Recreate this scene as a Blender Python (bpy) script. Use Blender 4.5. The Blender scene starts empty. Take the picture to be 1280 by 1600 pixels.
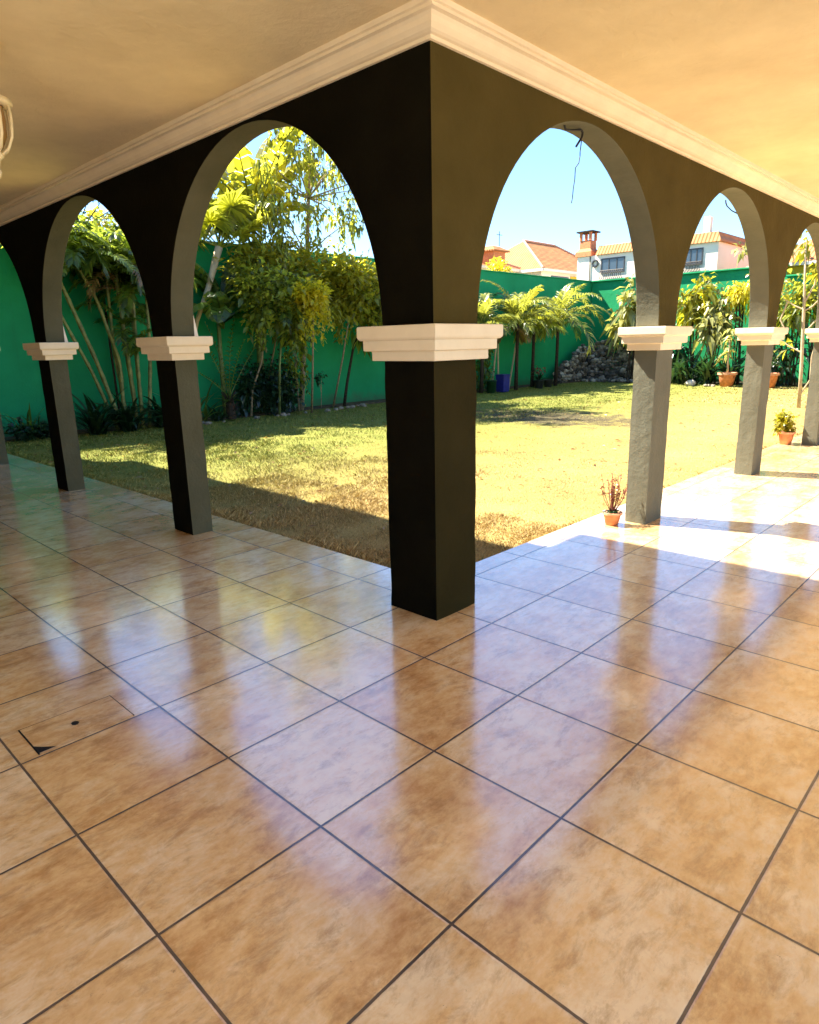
import bpy, bmesh, math, random
from mathutils import Vector, Matrix, noise

random.seed(7)
U = 0.55                       # one floor tile in metres; coordinates below are in tiles
SC = bpy.context.scene
COL = SC.collection
PI = math.pi
rnd = random.uniform

# ------------------------------------------------------------------ helpers
class MB:
    """collects vertices and faces (tile units) and links them as ONE mesh object"""
    def __init__(s): s.v = []; s.f = []; s.o = (0, 0, 0)
    def add(s, vs, fs):
        b = len(s.v); s.v += [tuple(p) for p in vs]; s.f += [tuple(b + k for k in f) for f in fs]
    def box(s, x0, x1, y0, y1, z0, z1):
        s.add([(x0,y0,z0),(x1,y0,z0),(x1,y1,z0),(x0,y1,z0),(x0,y0,z1),(x1,y0,z1),(x1,y1,z1),(x0,y1,z1)],
              [(3,2,1,0),(4,5,6,7),(0,1,5,4),(1,2,6,5),(2,3,7,6),(3,0,4,7)])
    def tube(s, pts, rad, n=8, cap=True):
        pts = [Vector(p) for p in pts]
        if not isinstance(rad, (list, tuple)): rad = [rad] * len(pts)
        rings = []; prev = None
        for k, p in enumerate(pts):
            d = (pts[min(k + 1, len(pts) - 1)] - pts[max(k - 1, 0)]).normalized()
            if prev is None:
                a = d.orthogonal().normalized()
            else:
                a = (prev - d * prev.dot(d))
                a = a.normalized() if a.length > 1e-6 else d.orthogonal().normalized()
            prev = a; b = d.cross(a)
            rings.append([p + (a * math.cos(2*PI*q/n) + b * math.sin(2*PI*q/n)) * rad[k] for q in range(n)])
        vs = [q for r in rings for q in r]; fs = []
        for k in range(len(pts) - 1):
            for q in range(n):
                fs.append((k*n + q, k*n + (q+1) % n, (k+1)*n + (q+1) % n, (k+1)*n + q))
        if cap:
            fs.append(tuple(reversed(range(n)))); fs.append(tuple((len(pts)-1)*n + q for q in range(n)))
        s.add(vs, fs)
    def lathe(s, c, prof, n=24):
        cx, cy, cz = c; vs = []; fs = []
        for r, z in prof:
            for q in range(n):
                a = 2*PI*q/n; vs.append((cx + r*math.cos(a), cy + r*math.sin(a), cz + z))
        for k in range(len(prof) - 1):
            for q in range(n):
                fs.append((k*n + q, k*n + (q+1) % n, (k+1)*n + (q+1) % n, (k+1)*n + q))
        s.add(vs, fs)
    def rect_rings(s, x0, x1, y0, y1, prof, cap=True):
        vs = []; fs = []
        for o, z in prof:
            vs += [(x0-o, y0-o, z), (x1+o, y0-o, z), (x1+o, y1+o, z), (x0-o, y1+o, z)]
        for k in range(len(prof) - 1):
            for q in range(4):
                fs.append((k*4 + q, k*4 + (q+1) % 4, (k+1)*4 + (q+1) % 4, (k+1)*4 + q))
        if cap:
            fs.append((3, 2, 1, 0)); m = (len(prof)-1)*4; fs.append((m, m+1, m+2, m+3))
        s.add(vs, fs)
    def ribbon(s, pts, wid, side):
        """flat strip along pts, half widths wid, across the vector side"""
        vs = []; fs = []
        for k, p in enumerate(pts):
            p = Vector(p); d = Vector(pts[min(k+1, len(pts)-1)]) - Vector(pts[max(k-1, 0)])
            a = side - d * (side.dot(d) / max(d.length_squared, 1e-9))
            a = a.normalized() if a.length > 1e-6 else d.orthogonal().normalized()
            vs += [p - a*wid[k], p + a*wid[k]]
        for k in range(len(pts) - 1): fs.append((2*k, 2*k+1, 2*k+3, 2*k+2))
        s.add(vs, fs)
    def leaf(s, p, d, L, W, droop=0.25, fold=0.25):
        """one pointed leaf, folded along its midrib"""
        d = Vector(d).normalized(); p = Vector(p)
        sd = d.cross(Vector((0, 0, 1)))
        sd = sd.normalized() if sd.length > 1e-4 else Vector((1, 0, 0))
        rot = Matrix.Rotation(rnd(-1.0, 1.0), 3, d); sd = rot @ sd
        up = sd.cross(d)
        m = p + d*L*0.45 - Vector((0,0,1))*droop*L*0.15; t = p + d*L*0.95 - Vector((0,0,1))*droop*L
        a = m - sd*W + up*fold*W; b = m + sd*W + up*fold*W
        s.add([p, a, m, b, t], [(0, 2, 1), (0, 3, 2), (1, 2, 4), (2, 3, 4)])
    def build(s, name, mat, parent=None, smooth=False, bevel=0, weld=False):
        o0 = Vector(parent.location) if parent is not None and parent.get('_base') else None
        if o0 is None and parent is not None:
            o0 = Vector((0,0,0)); q = parent
            while q is not None: o0 += q.location; q = q.parent
        o0 = o0 or Vector((0,0,0))
        me = bpy.data.meshes.new(name)
        me.from_pydata([(x*U - o0.x, y*U - o0.y, z*U - o0.z) for x, y, z in s.v], [], s.f); me.update()
        bm = bmesh.new(); bm.from_mesh(me)
        if weld: bmesh.ops.remove_doubles(bm, verts=bm.verts, dist=1e-4)
        if weld or smooth or bevel: bmesh.ops.recalc_face_normals(bm, faces=bm.faces)
        bm.to_mesh(me); bm.free()
        if smooth:
            for p in me.polygons: p.use_smooth = True
        ob = bpy.data.objects.new(name, me); COL.objects.link(ob)
        me.materials.append(mat)
        if parent is not None: ob.parent = parent
        if bevel:
            b = ob.modifiers.new('bevel', 'BEVEL'); b.width = bevel; b.segments = 2; b.limit_method = 'ANGLE'; b.angle_limit = math.radians(40)
        return ob

def shade_by_facing(o, m2, rule):
    """lighter tone, standing in for light, on the faces whose normal satisfies rule"""
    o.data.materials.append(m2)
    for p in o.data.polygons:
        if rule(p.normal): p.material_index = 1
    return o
def tag(o, label=None, cat=None, group=None, kind=None):
    if label: o['label'] = label
    if cat: o['category'] = cat
    if group: o['group'] = group
    if kind: o['kind'] = kind
    return o
def thing(name, label, cat, loc, group=None):
    o = bpy.data.objects.new(name, None); COL.objects.link(o)
    o.location = (loc[0]*U, loc[1]*U, loc[2]*U); o.empty_display_size = 0.1
    return tag(o, label, cat, group)
def copy_tree(o, parent=None):
    c = o.copy(); COL.objects.link(c)
    if parent is not None: c.parent = parent
    for ch in list(o.children): copy_tree(ch, c)
    return c

# ------------------------------------------------------------------ materials
def mat(name):
    m = bpy.data.materials.new(name); m.use_nodes = True
    nt = m.node_tree; b = nt.nodes['Principled BSDF']
    return m, nt, b
def N(nt, t, **k):
    n = nt.nodes.new(t)
    for a, v in k.items():
        if a.startswith('_'): n.inputs[a[1:].replace('_', ' ')].default_value = v
        else: setattr(n, a, v)
    return n
def L(nt, a, b): nt.links.new(a, b)
def ramp(nt, fac, stops):
    r = N(nt, 'ShaderNodeValToRGB'); e = r.color_ramp.elements
    while len(e) < len(stops): e.new(0.5)
    for k, (p, c) in enumerate(stops): e[k].position = p; e[k].color = (*c, 1)
    L(nt, fac, r.inputs['Fac']); return r.outputs['Color']
def math_n(nt, op, a, b=None):
    n = N(nt, 'ShaderNodeMath', operation=op)
    for k, x in enumerate((a, b)):
        if x is None: continue
        if isinstance(x, (int, float)): n.inputs[k].default_value = x
        else: L(nt, x, n.inputs[k])
    return n.outputs[0]
def mixc(nt, fac, a, b, mode='MIX'):
    n = N(nt, 'ShaderNodeMix', data_type='RGBA', blend_type=mode)
    for s, x in ((n.inputs[0], fac), (n.inputs[6], a), (n.inputs[7], b)):
        if isinstance(x, (int, float)): s.default_value = x
        elif isinstance(x, tuple): s.default_value = (*x, 1)
        else: L(nt, x, s)
    return n.outputs[2]
def noise_n(nt, co, scale, detail=4, rough=0.55, dist=0.0):
    n = N(nt, 'ShaderNodeTexNoise', _Scale=scale, _Detail=detail, _Roughness=rough, _Distortion=dist)
    if co is not None: L(nt, co, n.inputs['Vector'])
    return n.outputs['Fac']
def coords(nt): return N(nt, 'ShaderNodeTexCoord').outputs['Object']
def worldpos(nt): return N(nt, 'ShaderNodeNewGeometry').outputs['Position']
def bump(nt, b, h, strength, dist=0.01):
    n = N(nt, 'ShaderNodeBump', _Strength=strength, _Distance=dist); L(nt, h, n.inputs['Height']); L(nt, n.outputs[0], b.inputs['Normal'])

def plaster(name, c0, c1, rough=0.8, scale=3.0, bs=0.25, fine=70, spec=0.3):
    m, nt, b = mat(name); co = worldpos(nt)
    n1 = noise_n(nt, co, scale, 5, 0.6)
    L(nt, ramp(nt, n1, [(0.3, c0), (0.7, c1)]), b.inputs['Base Color'])
    b.inputs['Roughness'].default_value = rough; b.inputs['Specular IOR Level'].default_value = spec
    n2 = noise_n(nt, co, fine, 4, 0.6); n3 = noise_n(nt, co, 9, 4, 0.55, 0.6)
    bump(nt, b, math_n(nt, 'ADD', n2, math_n(nt, 'MULTIPLY', n3, 2.0)), bs, 0.007)
    return m
M = {}
M['paint'] = plaster('wall_paint_shade_tone', (0.0055, 0.0045, 0.0025), (0.009, 0.0075, 0.004), 0.8, 2.5, 0.5, 45, 0.02)  # shaded copy; the wall paint is split into tones partly standing in for light
M['olive'] = plaster('wall_paint_bounce_tone', (0.058, 0.043, 0.011), (0.076, 0.056, 0.016), 0.8, 2.5, 0.5, 45, 0.05)  # right wall copy, bounce from the sunlit floor put into its colour
M['side'] = plaster('wall_paint_lit_side', (0.078, 0.075, 0.042), (0.105, 0.10, 0.060), 0.8, 2.5, 0.4, 45, 0.1)  # lighter copy for side faces, daylight put into its colour
M['pier'] = plaster('wall_paint_corner_shade', (0.026, 0.020, 0.006), (0.036, 0.028, 0.009), 0.8, 2.5, 0.5, 45, 0.03)  # corner pillar copy, partial shade put into its colour
M['lit_tone'] = plaster('wall_paint_lit_tone', (0.105, 0.103, 0.072), (0.140, 0.135, 0.096), 0.8, 2.5, 0.4, 45, 0.2)  # lightest copy, for the right arcade, sunlight put into its colour
M['cream'] = plaster('cream_trim', (0.76, 0.63, 0.43), (0.84, 0.71, 0.50), 0.6, 5, 0.12, 60)
M['ceiling'] = plaster('tan_ceiling', (0.72, 0.57, 0.33), (0.87, 0.71, 0.43), 0.85, 1.6, 0.5, 34, 0.2)
M['housewall'] = plaster('house_wall', (0.36, 0.28, 0.17), (0.40, 0.32, 0.20), 0.8)
M['green'] = plaster('green_wall_paint', (0.002, 0.180, 0.068), (0.006, 0.235, 0.095), 0.75, 0.9, 0.3, 50)
M['paving'] = plaster('bounce_paving', (0.60, 0.53, 0.42), (0.70, 0.62, 0.50), 0.9, 1.0)  # pale surface added to reflect sunlight into the porch
M['white'] = plaster('white_house_paint', (0.78, 0.68, 0.54), (0.84, 0.74, 0.60), 0.8, 1.5)
M['yellowwall'] = plaster('yellow_paint', (0.62, 0.42, 0.02), (0.70, 0.50, 0.04), 0.8, 1.5)
M['soil'] = plaster('soil', (0.05, 0.035, 0.02), (0.14, 0.10, 0.06), 0.95, 6, 0.8, 40)

def streaky(name, c0, c1, dirt):
    m, nt, b = mat(name); co = worldpos(nt)
    sv = N(nt, 'ShaderNodeVectorMath', operation='MULTIPLY'); L(nt, co, sv.inputs[0]); sv.inputs[1].default_value = (3.2, 3.2, 0.22)
    n1 = noise_n(nt, co, 0.9, 6, 0.65); n2 = noise_n(nt, sv.outputs[0], 1.0, 6, 0.65)
    c = ramp(nt, n1, [(0.3, c0), (0.7, c1)])
    c = mixc(nt, ramp(nt, n2, [(0.56, (0, 0, 0)), (0.75, (0.45, 0.45, 0.45))]), c, dirt)
    sep = N(nt, 'ShaderNodeSeparateXYZ'); L(nt, co, sep.inputs[0])
    lo = math_n(nt, 'SUBTRACT', math_n(nt, 'MULTIPLY', noise_n(nt, co, 2.5, 6, 0.7), 0.9), math_n(nt, 'ADD', sep.outputs[2], 0.2))
    c = mixc(nt, ramp(nt, lo, [(0.0, (0, 0, 0)), (0.25, (0.55, 0.55, 0.55))]), c, (0.06, 0.08, 0.04))
    L(nt, c, b.inputs['Base Color']); b.inputs['Roughness'].default_value = 0.75; b.inputs['Specular IOR Level'].default_value = 0.3
    bump(nt, b, math_n(nt, 'ADD', noise_n(nt, co, 45, 4, 0.6), math_n(nt, 'MULTIPLY', noise_n(nt, co, 5, 3), 2.0)), 0.45, 0.008)
    return m
M['green'] = streaky('green_wall_paint', (0.002, 0.225, 0.072), (0.006, 0.300, 0.105), (0.004, 0.14, 0.05))
def simple(name, col, rough=0.6, metal=0, spec=0.4, var=0.25, scale=14):
    m, nt, b = mat(name)
    n = noise_n(nt, worldpos(nt), scale, 4)
    L(nt, ramp(nt, n, [(0.3, tuple(c*(1-var) for c in col)), (0.7, tuple(min(1, c*(1+var)) for c in col))]), b.inputs['Base Color'])
    b.inputs['Roughness'].default_value = rough; b.inputs['Metallic'].default_value = metal
    b.inputs['Specular IOR Level'].default_value = spec
    bump(nt, b, noise_n(nt, worldpos(nt), 60, 3), 0.2, 0.004)
    return m
M['terracotta'] = simple('terracotta', (0.55, 0.19, 0.07), 0.8)
M['terra_rim'] = simple('terracotta_rim', (0.62, 0.30, 0.17), 0.8)
M['bark'] = simple('pale_bark', (0.30, 0.22, 0.13), 0.9, 0, 0.2, 0.35, 20)
M['darkbark'] = simple('dark_bark', (0.045, 0.032, 0.02), 0.95, 0, 0.2, 0.4, 20)
M['metal_dark'] = simple('dark_iron', (0.02, 0.018, 0.015), 0.5, 0.4)
M['wire'] = simple('dark_wire', (0.02, 0.015, 0.012), 0.6)
def rockmat():
    m, nt, b = mat('volcanic_rock'); g = N(nt, 'ShaderNodeNewGeometry'); n = noise_n(nt, g.outputs['Position'], 9, 5, 0.7)
    f = math_n(nt, 'ADD', math_n(nt, 'MULTIPLY', g.outputs['Random Per Island'], 0.55), math_n(nt, 'MULTIPLY', n, 0.5))
    L(nt, ramp(nt, f, [(0.2, (0.02, 0.017, 0.012)), (0.48, (0.11, 0.092, 0.068)), (0.68, (0.27, 0.235, 0.175)), (0.82, (0.50, 0.44, 0.34))]), b.inputs['Base Color'])
    b.inputs['Roughness'].default_value = 0.95; bump(nt, b, n, 0.8, 0.03); return m
M['rock'] = rockmat()
M['pebble'] = simple('pale_stone', (0.30, 0.25, 0.18), 0.9, 0, 0.2, 0.3, 8)
M['blue'] = simple('blue_plastic', (0.02, 0.022, 0.17), 0.45)
M['greenplastic'] = simple('green_plastic', (0.012, 0.06, 0.02), 0.5)
M['darkpot'] = simple('dark_pot', (0.04, 0.045, 0.04), 0.6)
M['lampcream'] = simple('lamp_cream_metal', (0.78, 0.66, 0.40), 0.35, 0.1, 0.6, 0.12)
M['hole'] = simple('dark_hole', (0.006, 0.005, 0.004), 0.9)
M['frame'] = simple('window_frame', (0.05, 0.05, 0.05), 0.4)
M['whitemetal'] = simple('white_metal', (0.75, 0.75, 0.73), 0.4)

def glass_pane():
    m, nt, b = mat('window_glass'); b.inputs['Base Color'].default_value = (0.05, 0.07, 0.09, 1)
    b.inputs['Roughness'].default_value = 0.06; b.inputs['Specular IOR Level'].default_value = 0.8; return m
M['glass'] = glass_pane()
def lamp_glass():
    m, nt, b = mat('lamp_glass'); b.inputs['Base Color'].default_value = (0.5, 0.30, 0.10, 1)
    b.inputs['Roughness'].default_value = 0.2; b.inputs['Transmission Weight'].default_value = 0.4; return m
M['lampglass'] = lamp_glass()

def rooftile():
    m, nt, b = mat('roof_tile'); co = worldpos(nt)
    w = N(nt, 'ShaderNodeTexWave', _Scale=2.2, _Distortion=0.4); w.bands_direction = 'Y'; L(nt, co, w.inputs['Vector'])
    n = noise_n(nt, co, 2.5, 5)
    c = ramp(nt, n, [(0.3, (0.33, 0.115, 0.028)), (0.7, (0.50, 0.20, 0.055))])
    L(nt, mixc(nt, math_n(nt, 'MULTIPLY', w.outputs['Fac'], 0.3), c, (0.35, 0.14, 0.06)), b.inputs['Base Color'])
    b.inputs['Roughness'].default_value = 0.85; bump(nt, b, w.outputs['Fac'], 0.6, 0.05); return m
M['rooftile'] = rooftile()

def leafmat(name, col, tcol, trans=0.4, var=0.45, rough=0.42):
    m, nt, b = mat(name); g = N(nt, 'ShaderNodeNewGeometry')
    n = noise_n(nt, g.outputs['Position'], 1.1, 2)
    f = math_n(nt, 'ADD', math_n(nt, 'MULTIPLY', g.outputs['Random Per Island'], 0.65), math_n(nt, 'MULTIPLY', n, 0.35))
    lo = tuple(c*(1-var) for c in col); hi = (min(1, col[0]*(1+var*1.5)), min(1, col[1]*(1+var)), col[2]*(1+var*0.4))
    L(nt, ramp(nt, f, [(0.15, lo), (0.5, col), (0.9, hi)]), b.inputs['Base Color'])
    b.inputs['Roughness'].default_value = rough - .1; b.inputs['Specular IOR Level'].default_value = 0.6
    t = N(nt, 'ShaderNodeBsdfTranslucent')
    L(nt, ramp(nt, f, [(0.15, tuple(c*(1-var) for c in tcol)), (0.9, tuple(min(1, c*(1+var)) for c in tcol))]), t.inputs['Color'])
    mx = N(nt, 'ShaderNodeMixShader', _Fac=trans); out = nt.nodes['Material Output']
    L(nt, b.outputs[0], mx.inputs[1]); L(nt, t.outputs[0], mx.inputs[2]); L(nt, mx.outputs[0], out.inputs['Surface'])
    return m
M['leaf'] = leafmat('leaf_green', (0.14, 0.185, 0.024), (0.58, 0.62, 0.05), 0.45, 0.75)
M['leaf_dark'] = leafmat('leaf_dark_green', (0.014, 0.040, 0.014), (0.04, 0.10, 0.02), 0.25)
M['leaf_palm'] = leafmat('leaf_palm', (0.075, 0.125, 0.022), (0.36, 0.44, 0.045), 0.48, 0.6)
M['leaf_yellow'] = leafmat('leaf_yellow', (0.52, 0.45, 0.02), (0.85, 0.72, 0.03), 0.5, 0.25)
M['leaf_pale'] = leafmat('leaf_pale_variegated', (0.30, 0.31, 0.10), (0.46, 0.45, 0.09), 0.4, 0.6)
M['leaf_arch'] = leafmat('leaf_arching_palm', (0.20, 0.235, 0.045), (0.46, 0.46, 0.05), 0.4, 0.65)
M['leaf_lime'] = leafmat('leaf_lime', (0.19, 0.20, 0.018), (0.62, 0.56, 0.03), 0.5)
M['leaf_dry'] = leafmat('leaf_dry', (0.22, 0.13, 0.04), (0.30, 0.18, 0.04), 0.3)
M['leaf_red'] = leafmat('leaf_reddish', (0.24, 0.07, 0.05), (0.32, 0.10, 0.05), 0.35)
M['cane'] = simple('palm_cane', (0.19, 0.19, 0.05), 0.55, 0, 0.4, 0.45, 9)
M['stalk'] = simple('green_stalk', (0.16, 0.20, 0.06), 0.5, 0, 0.4, 0.3, 9)
M['dead_branch'] = simple('dry_branch', (0.42, 0.33, 0.2), 0.9, 0, 0.2, 0.2, 9)

def floormat():
    m, nt, b = mat('glazed_floor_tile')
    co = N(nt, 'ShaderNodeVectorMath', operation='SCALE'); L(nt, worldpos(nt), co.inputs[0]); co.inputs['Scale'].default_value = 1/U
    sep = N(nt, 'ShaderNodeSeparateXYZ'); L(nt, co.outputs[0], sep.inputs[0])
    def edge(x):
        f = math_n(nt, 'FRACT', x); return math_n(nt, 'MINIMUM', f, math_n(nt, 'SUBTRACT', 1.0, f))
    e = math_n(nt, 'MINIMUM', edge(sep.outputs[0]), edge(sep.outputs[1]))
    fl = N(nt, 'ShaderNodeVectorMath', operation='FLOOR'); L(nt, co.outputs[0], fl.inputs[0])
    fz = N(nt, 'ShaderNodeVectorMath', operation='MULTIPLY'); L(nt, fl.outputs[0], fz.inputs[0]); fz.inputs[1].default_value = (1, 1, 0)
    wn = N(nt, 'ShaderNodeTexWhiteNoise', noise_dimensions='3D'); L(nt, fz.outputs[0], wn.inputs['Vector'])
    # every tile samples its own piece of the marbling
    off = N(nt, 'ShaderNodeVectorMath', operation='MULTIPLY_ADD'); L(nt, wn.outputs['Color'], off.inputs[0])
    off.inputs[1].default_value = (37, 41, 29); L(nt, co.outputs[0], off.inputs[2])
    n1 = noise_n(nt, off.outputs[0], 1.8, 7, 0.62, 0.3)
    st = N(nt, 'ShaderNodeVectorMath', operation='MULTIPLY'); L(nt, off.outputs[0], st.inputs[0]); st.inputs[1].default_value = (1, 2.1, 1)
    n2 = noise_n(nt, st.outputs[0], 6.5, 8, 0.72, 0.25)
    n3 = noise_n(nt, off.outputs[0], 30, 3, 0.6)
    f = math_n(nt, 'ADD', math_n(nt, 'MULTIPLY', n1, 0.60), math_n(nt, 'MULTIPLY', n2, 0.42))
    f = math_n(nt, 'ADD', f, math_n(nt, 'MULTIPLY', wn.outputs['Value'], 0.10))
    f = math_n(nt, 'ADD', f, math_n(nt, 'MULTIPLY', n3, 0.06))
    c = ramp(nt, f, [(0.33, (0.32, 0.15, 0.05)), (0.45, (0.60, 0.335, 0.125)), (0.56, (0.78, 0.52, 0.245)), (0.70, (0.90, 0.74, 0.48))])
    # brown smudges and darker veins in the glaze
    sm = noise_n(nt, st.outputs[0], 3.0, 10, 0.76, 0.35)
    c = mixc(nt, ramp(nt, sm, [(0.50, (0, 0, 0)), (0.68, (0.68, 0.68, 0.68))]), c, (0.33, 0.165, 0.062))
    vn = noise_n(nt, off.outputs[0], 2.1, 10, 0.62, 1.8)
    vv = math_n(nt, 'ABSOLUTE', math_n(nt, 'SUBTRACT', vn, 0.5))
    c = mixc(nt, ramp(nt, vv, [(0.0, (0.10, 0.10, 0.10)), (0.05, (0, 0, 0))]), c, (0.30, 0.15, 0.06))
    dst = noise_n(nt, co.outputs[0], 70, 2, 0.5)
    c = mixc(nt, ramp(nt, dst, [(0.72, (0, 0, 0)), (0.78, (0.5, 0.5, 0.5))]), c, (0.12, 0.07, 0.035))
    # small dark pits in the glaze
    pit = noise_n(nt, off.outputs[0], 14, 5, 0.75)
    c = mixc(nt, ramp(nt, pit, [(0.66, (0, 0, 0)), (0.74, (0.55, 0.55, 0.55))]), c, (0.16, 0.075, 0.03))
    wob = math_n(nt, 'MULTIPLY', noise_n(nt, co.outputs[0], 14, 5, 0.7), 0.005)
    ew = math_n(nt, 'SUBTRACT', e, wob)
    g = N(nt, 'ShaderNodeMapRange', interpolation_type='SMOOTHSTEP'); L(nt, ew, g.inputs['Value'])
    g.inputs['From Min'].default_value = 0.0035; g.inputs['From Max'].default_value = 0.0075
    gc = ramp(nt, noise_n(nt, co.outputs[0], 5, 4, 0.7), [(0.35, (0.022, 0.011, 0.008)), (0.7, (0.085, 0.05, 0.035))])
    L(nt, mixc(nt, g.outputs[0], gc, c), b.inputs['Base Color'])
    r = N(nt, 'ShaderNodeMapRange'); L(nt, noise_n(nt, co.outputs[0], 1.3, 5), r.inputs['Value']); r.inputs['To Min'].default_value = 0.12; r.inputs['To Max'].default_value = 0.30
    rr = mixc(nt, g.outputs[0], (0.8, 0.8, 0.8), r.outputs[0]); L(nt, rr, b.inputs['Roughness'])
    b.inputs['Specular IOR Level'].default_value = 1.0
    b.inputs['Coat Weight'].default_value = 1.0; b.inputs['Coat Roughness'].default_value = 0.12; b.inputs['Coat IOR'].default_value = 1.8
    h = N(nt, 'ShaderNodeMapRange', interpolation_type='SMOOTHSTEP'); L(nt, ew, h.inputs['Value'])
    h.inputs['From Min'].default_value = 0.002; h.inputs['From Max'].default_value = 0.014
    hh = math_n(nt, 'ADD', h.outputs[0], math_n(nt, 'MULTIPLY', n2, 0.03))
    # slight unevenness from tile to tile
    bump(nt, b, math_n(nt, 'ADD', hh, math_n(nt, 'MULTIPLY', noise_n(nt, co.outputs[0], 1.1, 2), 0.25)), 0.5, 0.004)
    return m
M['floor'] = floormat()

def lawnmat():
    m, nt, b = mat('dry_lawn'); co = worldpos(nt)
    n1 = noise_n(nt, co, 0.45, 6, 0.62); n2 = noise_n(nt, co, 3.0, 6, 0.7); n3 = noise_n(nt, co, 22, 4, 0.75)
    f = math_n(nt, 'ADD', math_n(nt, 'MULTIPLY', n1, 0.45), math_n(nt, 'ADD', math_n(nt, 'MULTIPLY', n2, 0.3), math_n(nt, 'MULTIPLY', n3, 0.28)))
    c = ramp(nt, f, [(0.34, (0.19, 0.13, 0.048)), (0.44, (0.32, 0.225, 0.078)), (0.53, (0.40, 0.29, 0.098)), (0.68, (0.48, 0.355, 0.125))])
    # greener growth beneath the trees by the left wall (watered beds)
    sep = N(nt, 'ShaderNodeSeparateXYZ'); L(nt, co, sep.inputs[0])
    gy = N(nt, 'ShaderNodeMapRange', interpolation_type='SMOOTHSTEP'); L(nt, sep.outputs[1], gy.inputs['Value'])
    gy.inputs['From Min'].default_value = 6*U; gy.inputs['From Max'].default_value = 17*U
    gf = math_n(nt, 'MULTIPLY', gy.outputs[0], math_n(nt, 'ADD', 0.35, n2))
    c = mixc(nt, gf, c, (0.19, 0.215, 0.040))
    # darker patch with a ragged edge
    pv = N(nt, 'ShaderNodeVectorMath', operation='SUBTRACT'); L(nt, co, pv.inputs[0]); pv.inputs[1].default_value = (22.6*U, 15.2*U, -0.15*U)
    ps = N(nt, 'ShaderNodeVectorMath', operation='MULTIPLY'); L(nt, pv.outputs[0], ps.inputs[0]); ps.inputs[1].default_value = (0.62, 0.33, 0)
    pl = N(nt, 'ShaderNodeVectorMath', operation='LENGTH'); L(nt, ps.outputs[0], pl.inputs[0])
    pp = math_n(nt, 'ADD', pl.outputs['Value'], math_n(nt, 'MULTIPLY', math_n(nt, 'SUBTRACT', noise_n(nt, co, 2.2, 6, 0.75), 0.5), 2.4))
    pm = N(nt, 'ShaderNodeMapRange', interpolation_type='SMOOTHSTEP'); L(nt, pp, pm.inputs['Value'])
    pm.inputs['From Min'].default_value = 0.55; pm.inputs['From Max'].default_value = 1.0; pm.inputs['To Min'].default_value = 0.85; pm.inputs['To Max'].default_value = 0
    c = mixc(nt, pm.outputs[0], c, (0.085, 0.065, 0.045))
    L(nt, c, b.inputs['Base Color']); b.inputs['Roughness'].default_value = 0.95; b.inputs['Specular IOR Level'].default_value = 0.1
    bump(nt, b, math_n(nt, 'ADD', n3, noise_n(nt, co, 60, 3, 0.7)), 0.9, 0.03)
    return m
M['lawn'] = lawnmat()
def grassmat():
    m, nt, b = mat('grass_blades'); g = N(nt, 'ShaderNodeNewGeometry')
    sep = N(nt, 'ShaderNodeSeparateXYZ'); L(nt, g.outputs['Position'], sep.inputs[0])
    gy = N(nt, 'ShaderNodeMapRange', interpolation_type='SMOOTHSTEP'); L(nt, sep.outputs[1], gy.inputs['Value'])
    gy.inputs['From Min'].default_value = 8*U; gy.inputs['From Max'].default_value = 18*U
    r = g.outputs['Random Per Island']
    dry = ramp(nt, r, [(0.0, (0.25, 0.17, 0.075)), (0.5, (0.44, 0.32, 0.13)), (1.0, (0.60, 0.46, 0.21))])
    grn = ramp(nt, r, [(0.0, (0.11, 0.14, 0.02)), (0.6, (0.22, 0.245, 0.04)), (1.0, (0.42, 0.37, 0.09))])
    L(nt, mixc(nt, gy.outputs[0], dry, grn), b.inputs['Base Color']); b.inputs['Roughness'].default_value = 0.7
    b.inputs['Specular IOR Level'].default_value = 0.2
    return m
M['grass'] = grassmat()

# ------------------------------------------------------------------ setting
LZ = -0.15                                    # lawn level below the porch floor
m = MB(); m.box(-300, 300, -300, 300, -1.0, LZ - 0.06)
tag(m.build('ground', M['soil']), kind='structure')
# lawn: a gently uneven sheet
m = MB(); nx, ny = 120, 70; X0, X1, Y0, Y1 = 5.56, 45.6, 5.32, 25.3
for b_ in range(ny + 1):
    for a_ in range(nx + 1):
        x = X0 + (X1-X0)*a_/nx; y = Y0 + (Y1-Y0)*b_/ny
        m.v.append((x, y, LZ + 0.05*noise.noise(Vector((x*0.5, y*0.5, 0))) + 0.02*noise.noise(Vector((x*2, y*2, 3)))))
for b_ in range(ny):
    for a_ in range(nx):
        k = b_*(nx+1) + a_; m.f.append((k, k+1, k+nx+2, k+nx+1))
tag(m.build('lawn', M['lawn'], smooth=True), kind='structure')
def lawn_z(x, y): return LZ + 0.05*noise.noise(Vector((x*0.5, y*0.5, 0))) + 0.02*noise.noise(Vector((x*2, y*2, 3)))
m = MB(); m.box(5.3, 47, 25.2, 26.25, -0.5, LZ + 0.06); m.box(44.9, 47, 5, 25.15, -0.5, LZ + 0.055)
tag(m.build('soil_bed', M['soil']), kind='structure')

# porch floor: L-shaped slab with a real step down to the lawn
m = MB()
P = [(-3, -3), (46.9, -3), (46.9, 5.3), (5.54, 5.3), (5.54, 26.2), (-3, 26.2)]
m.add([(x, y, 0) for x, y in P] + [(x, y, -0.4) for x, y in P],
      [(0, 1, 2, 3, 4, 5)] + [(k, (k+1) % 6, 6+(k+1) % 6, 6+k)[::-1] for k in range(6)])
tag(m.build('porch_floor', M['floor']), kind='structure')

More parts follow.
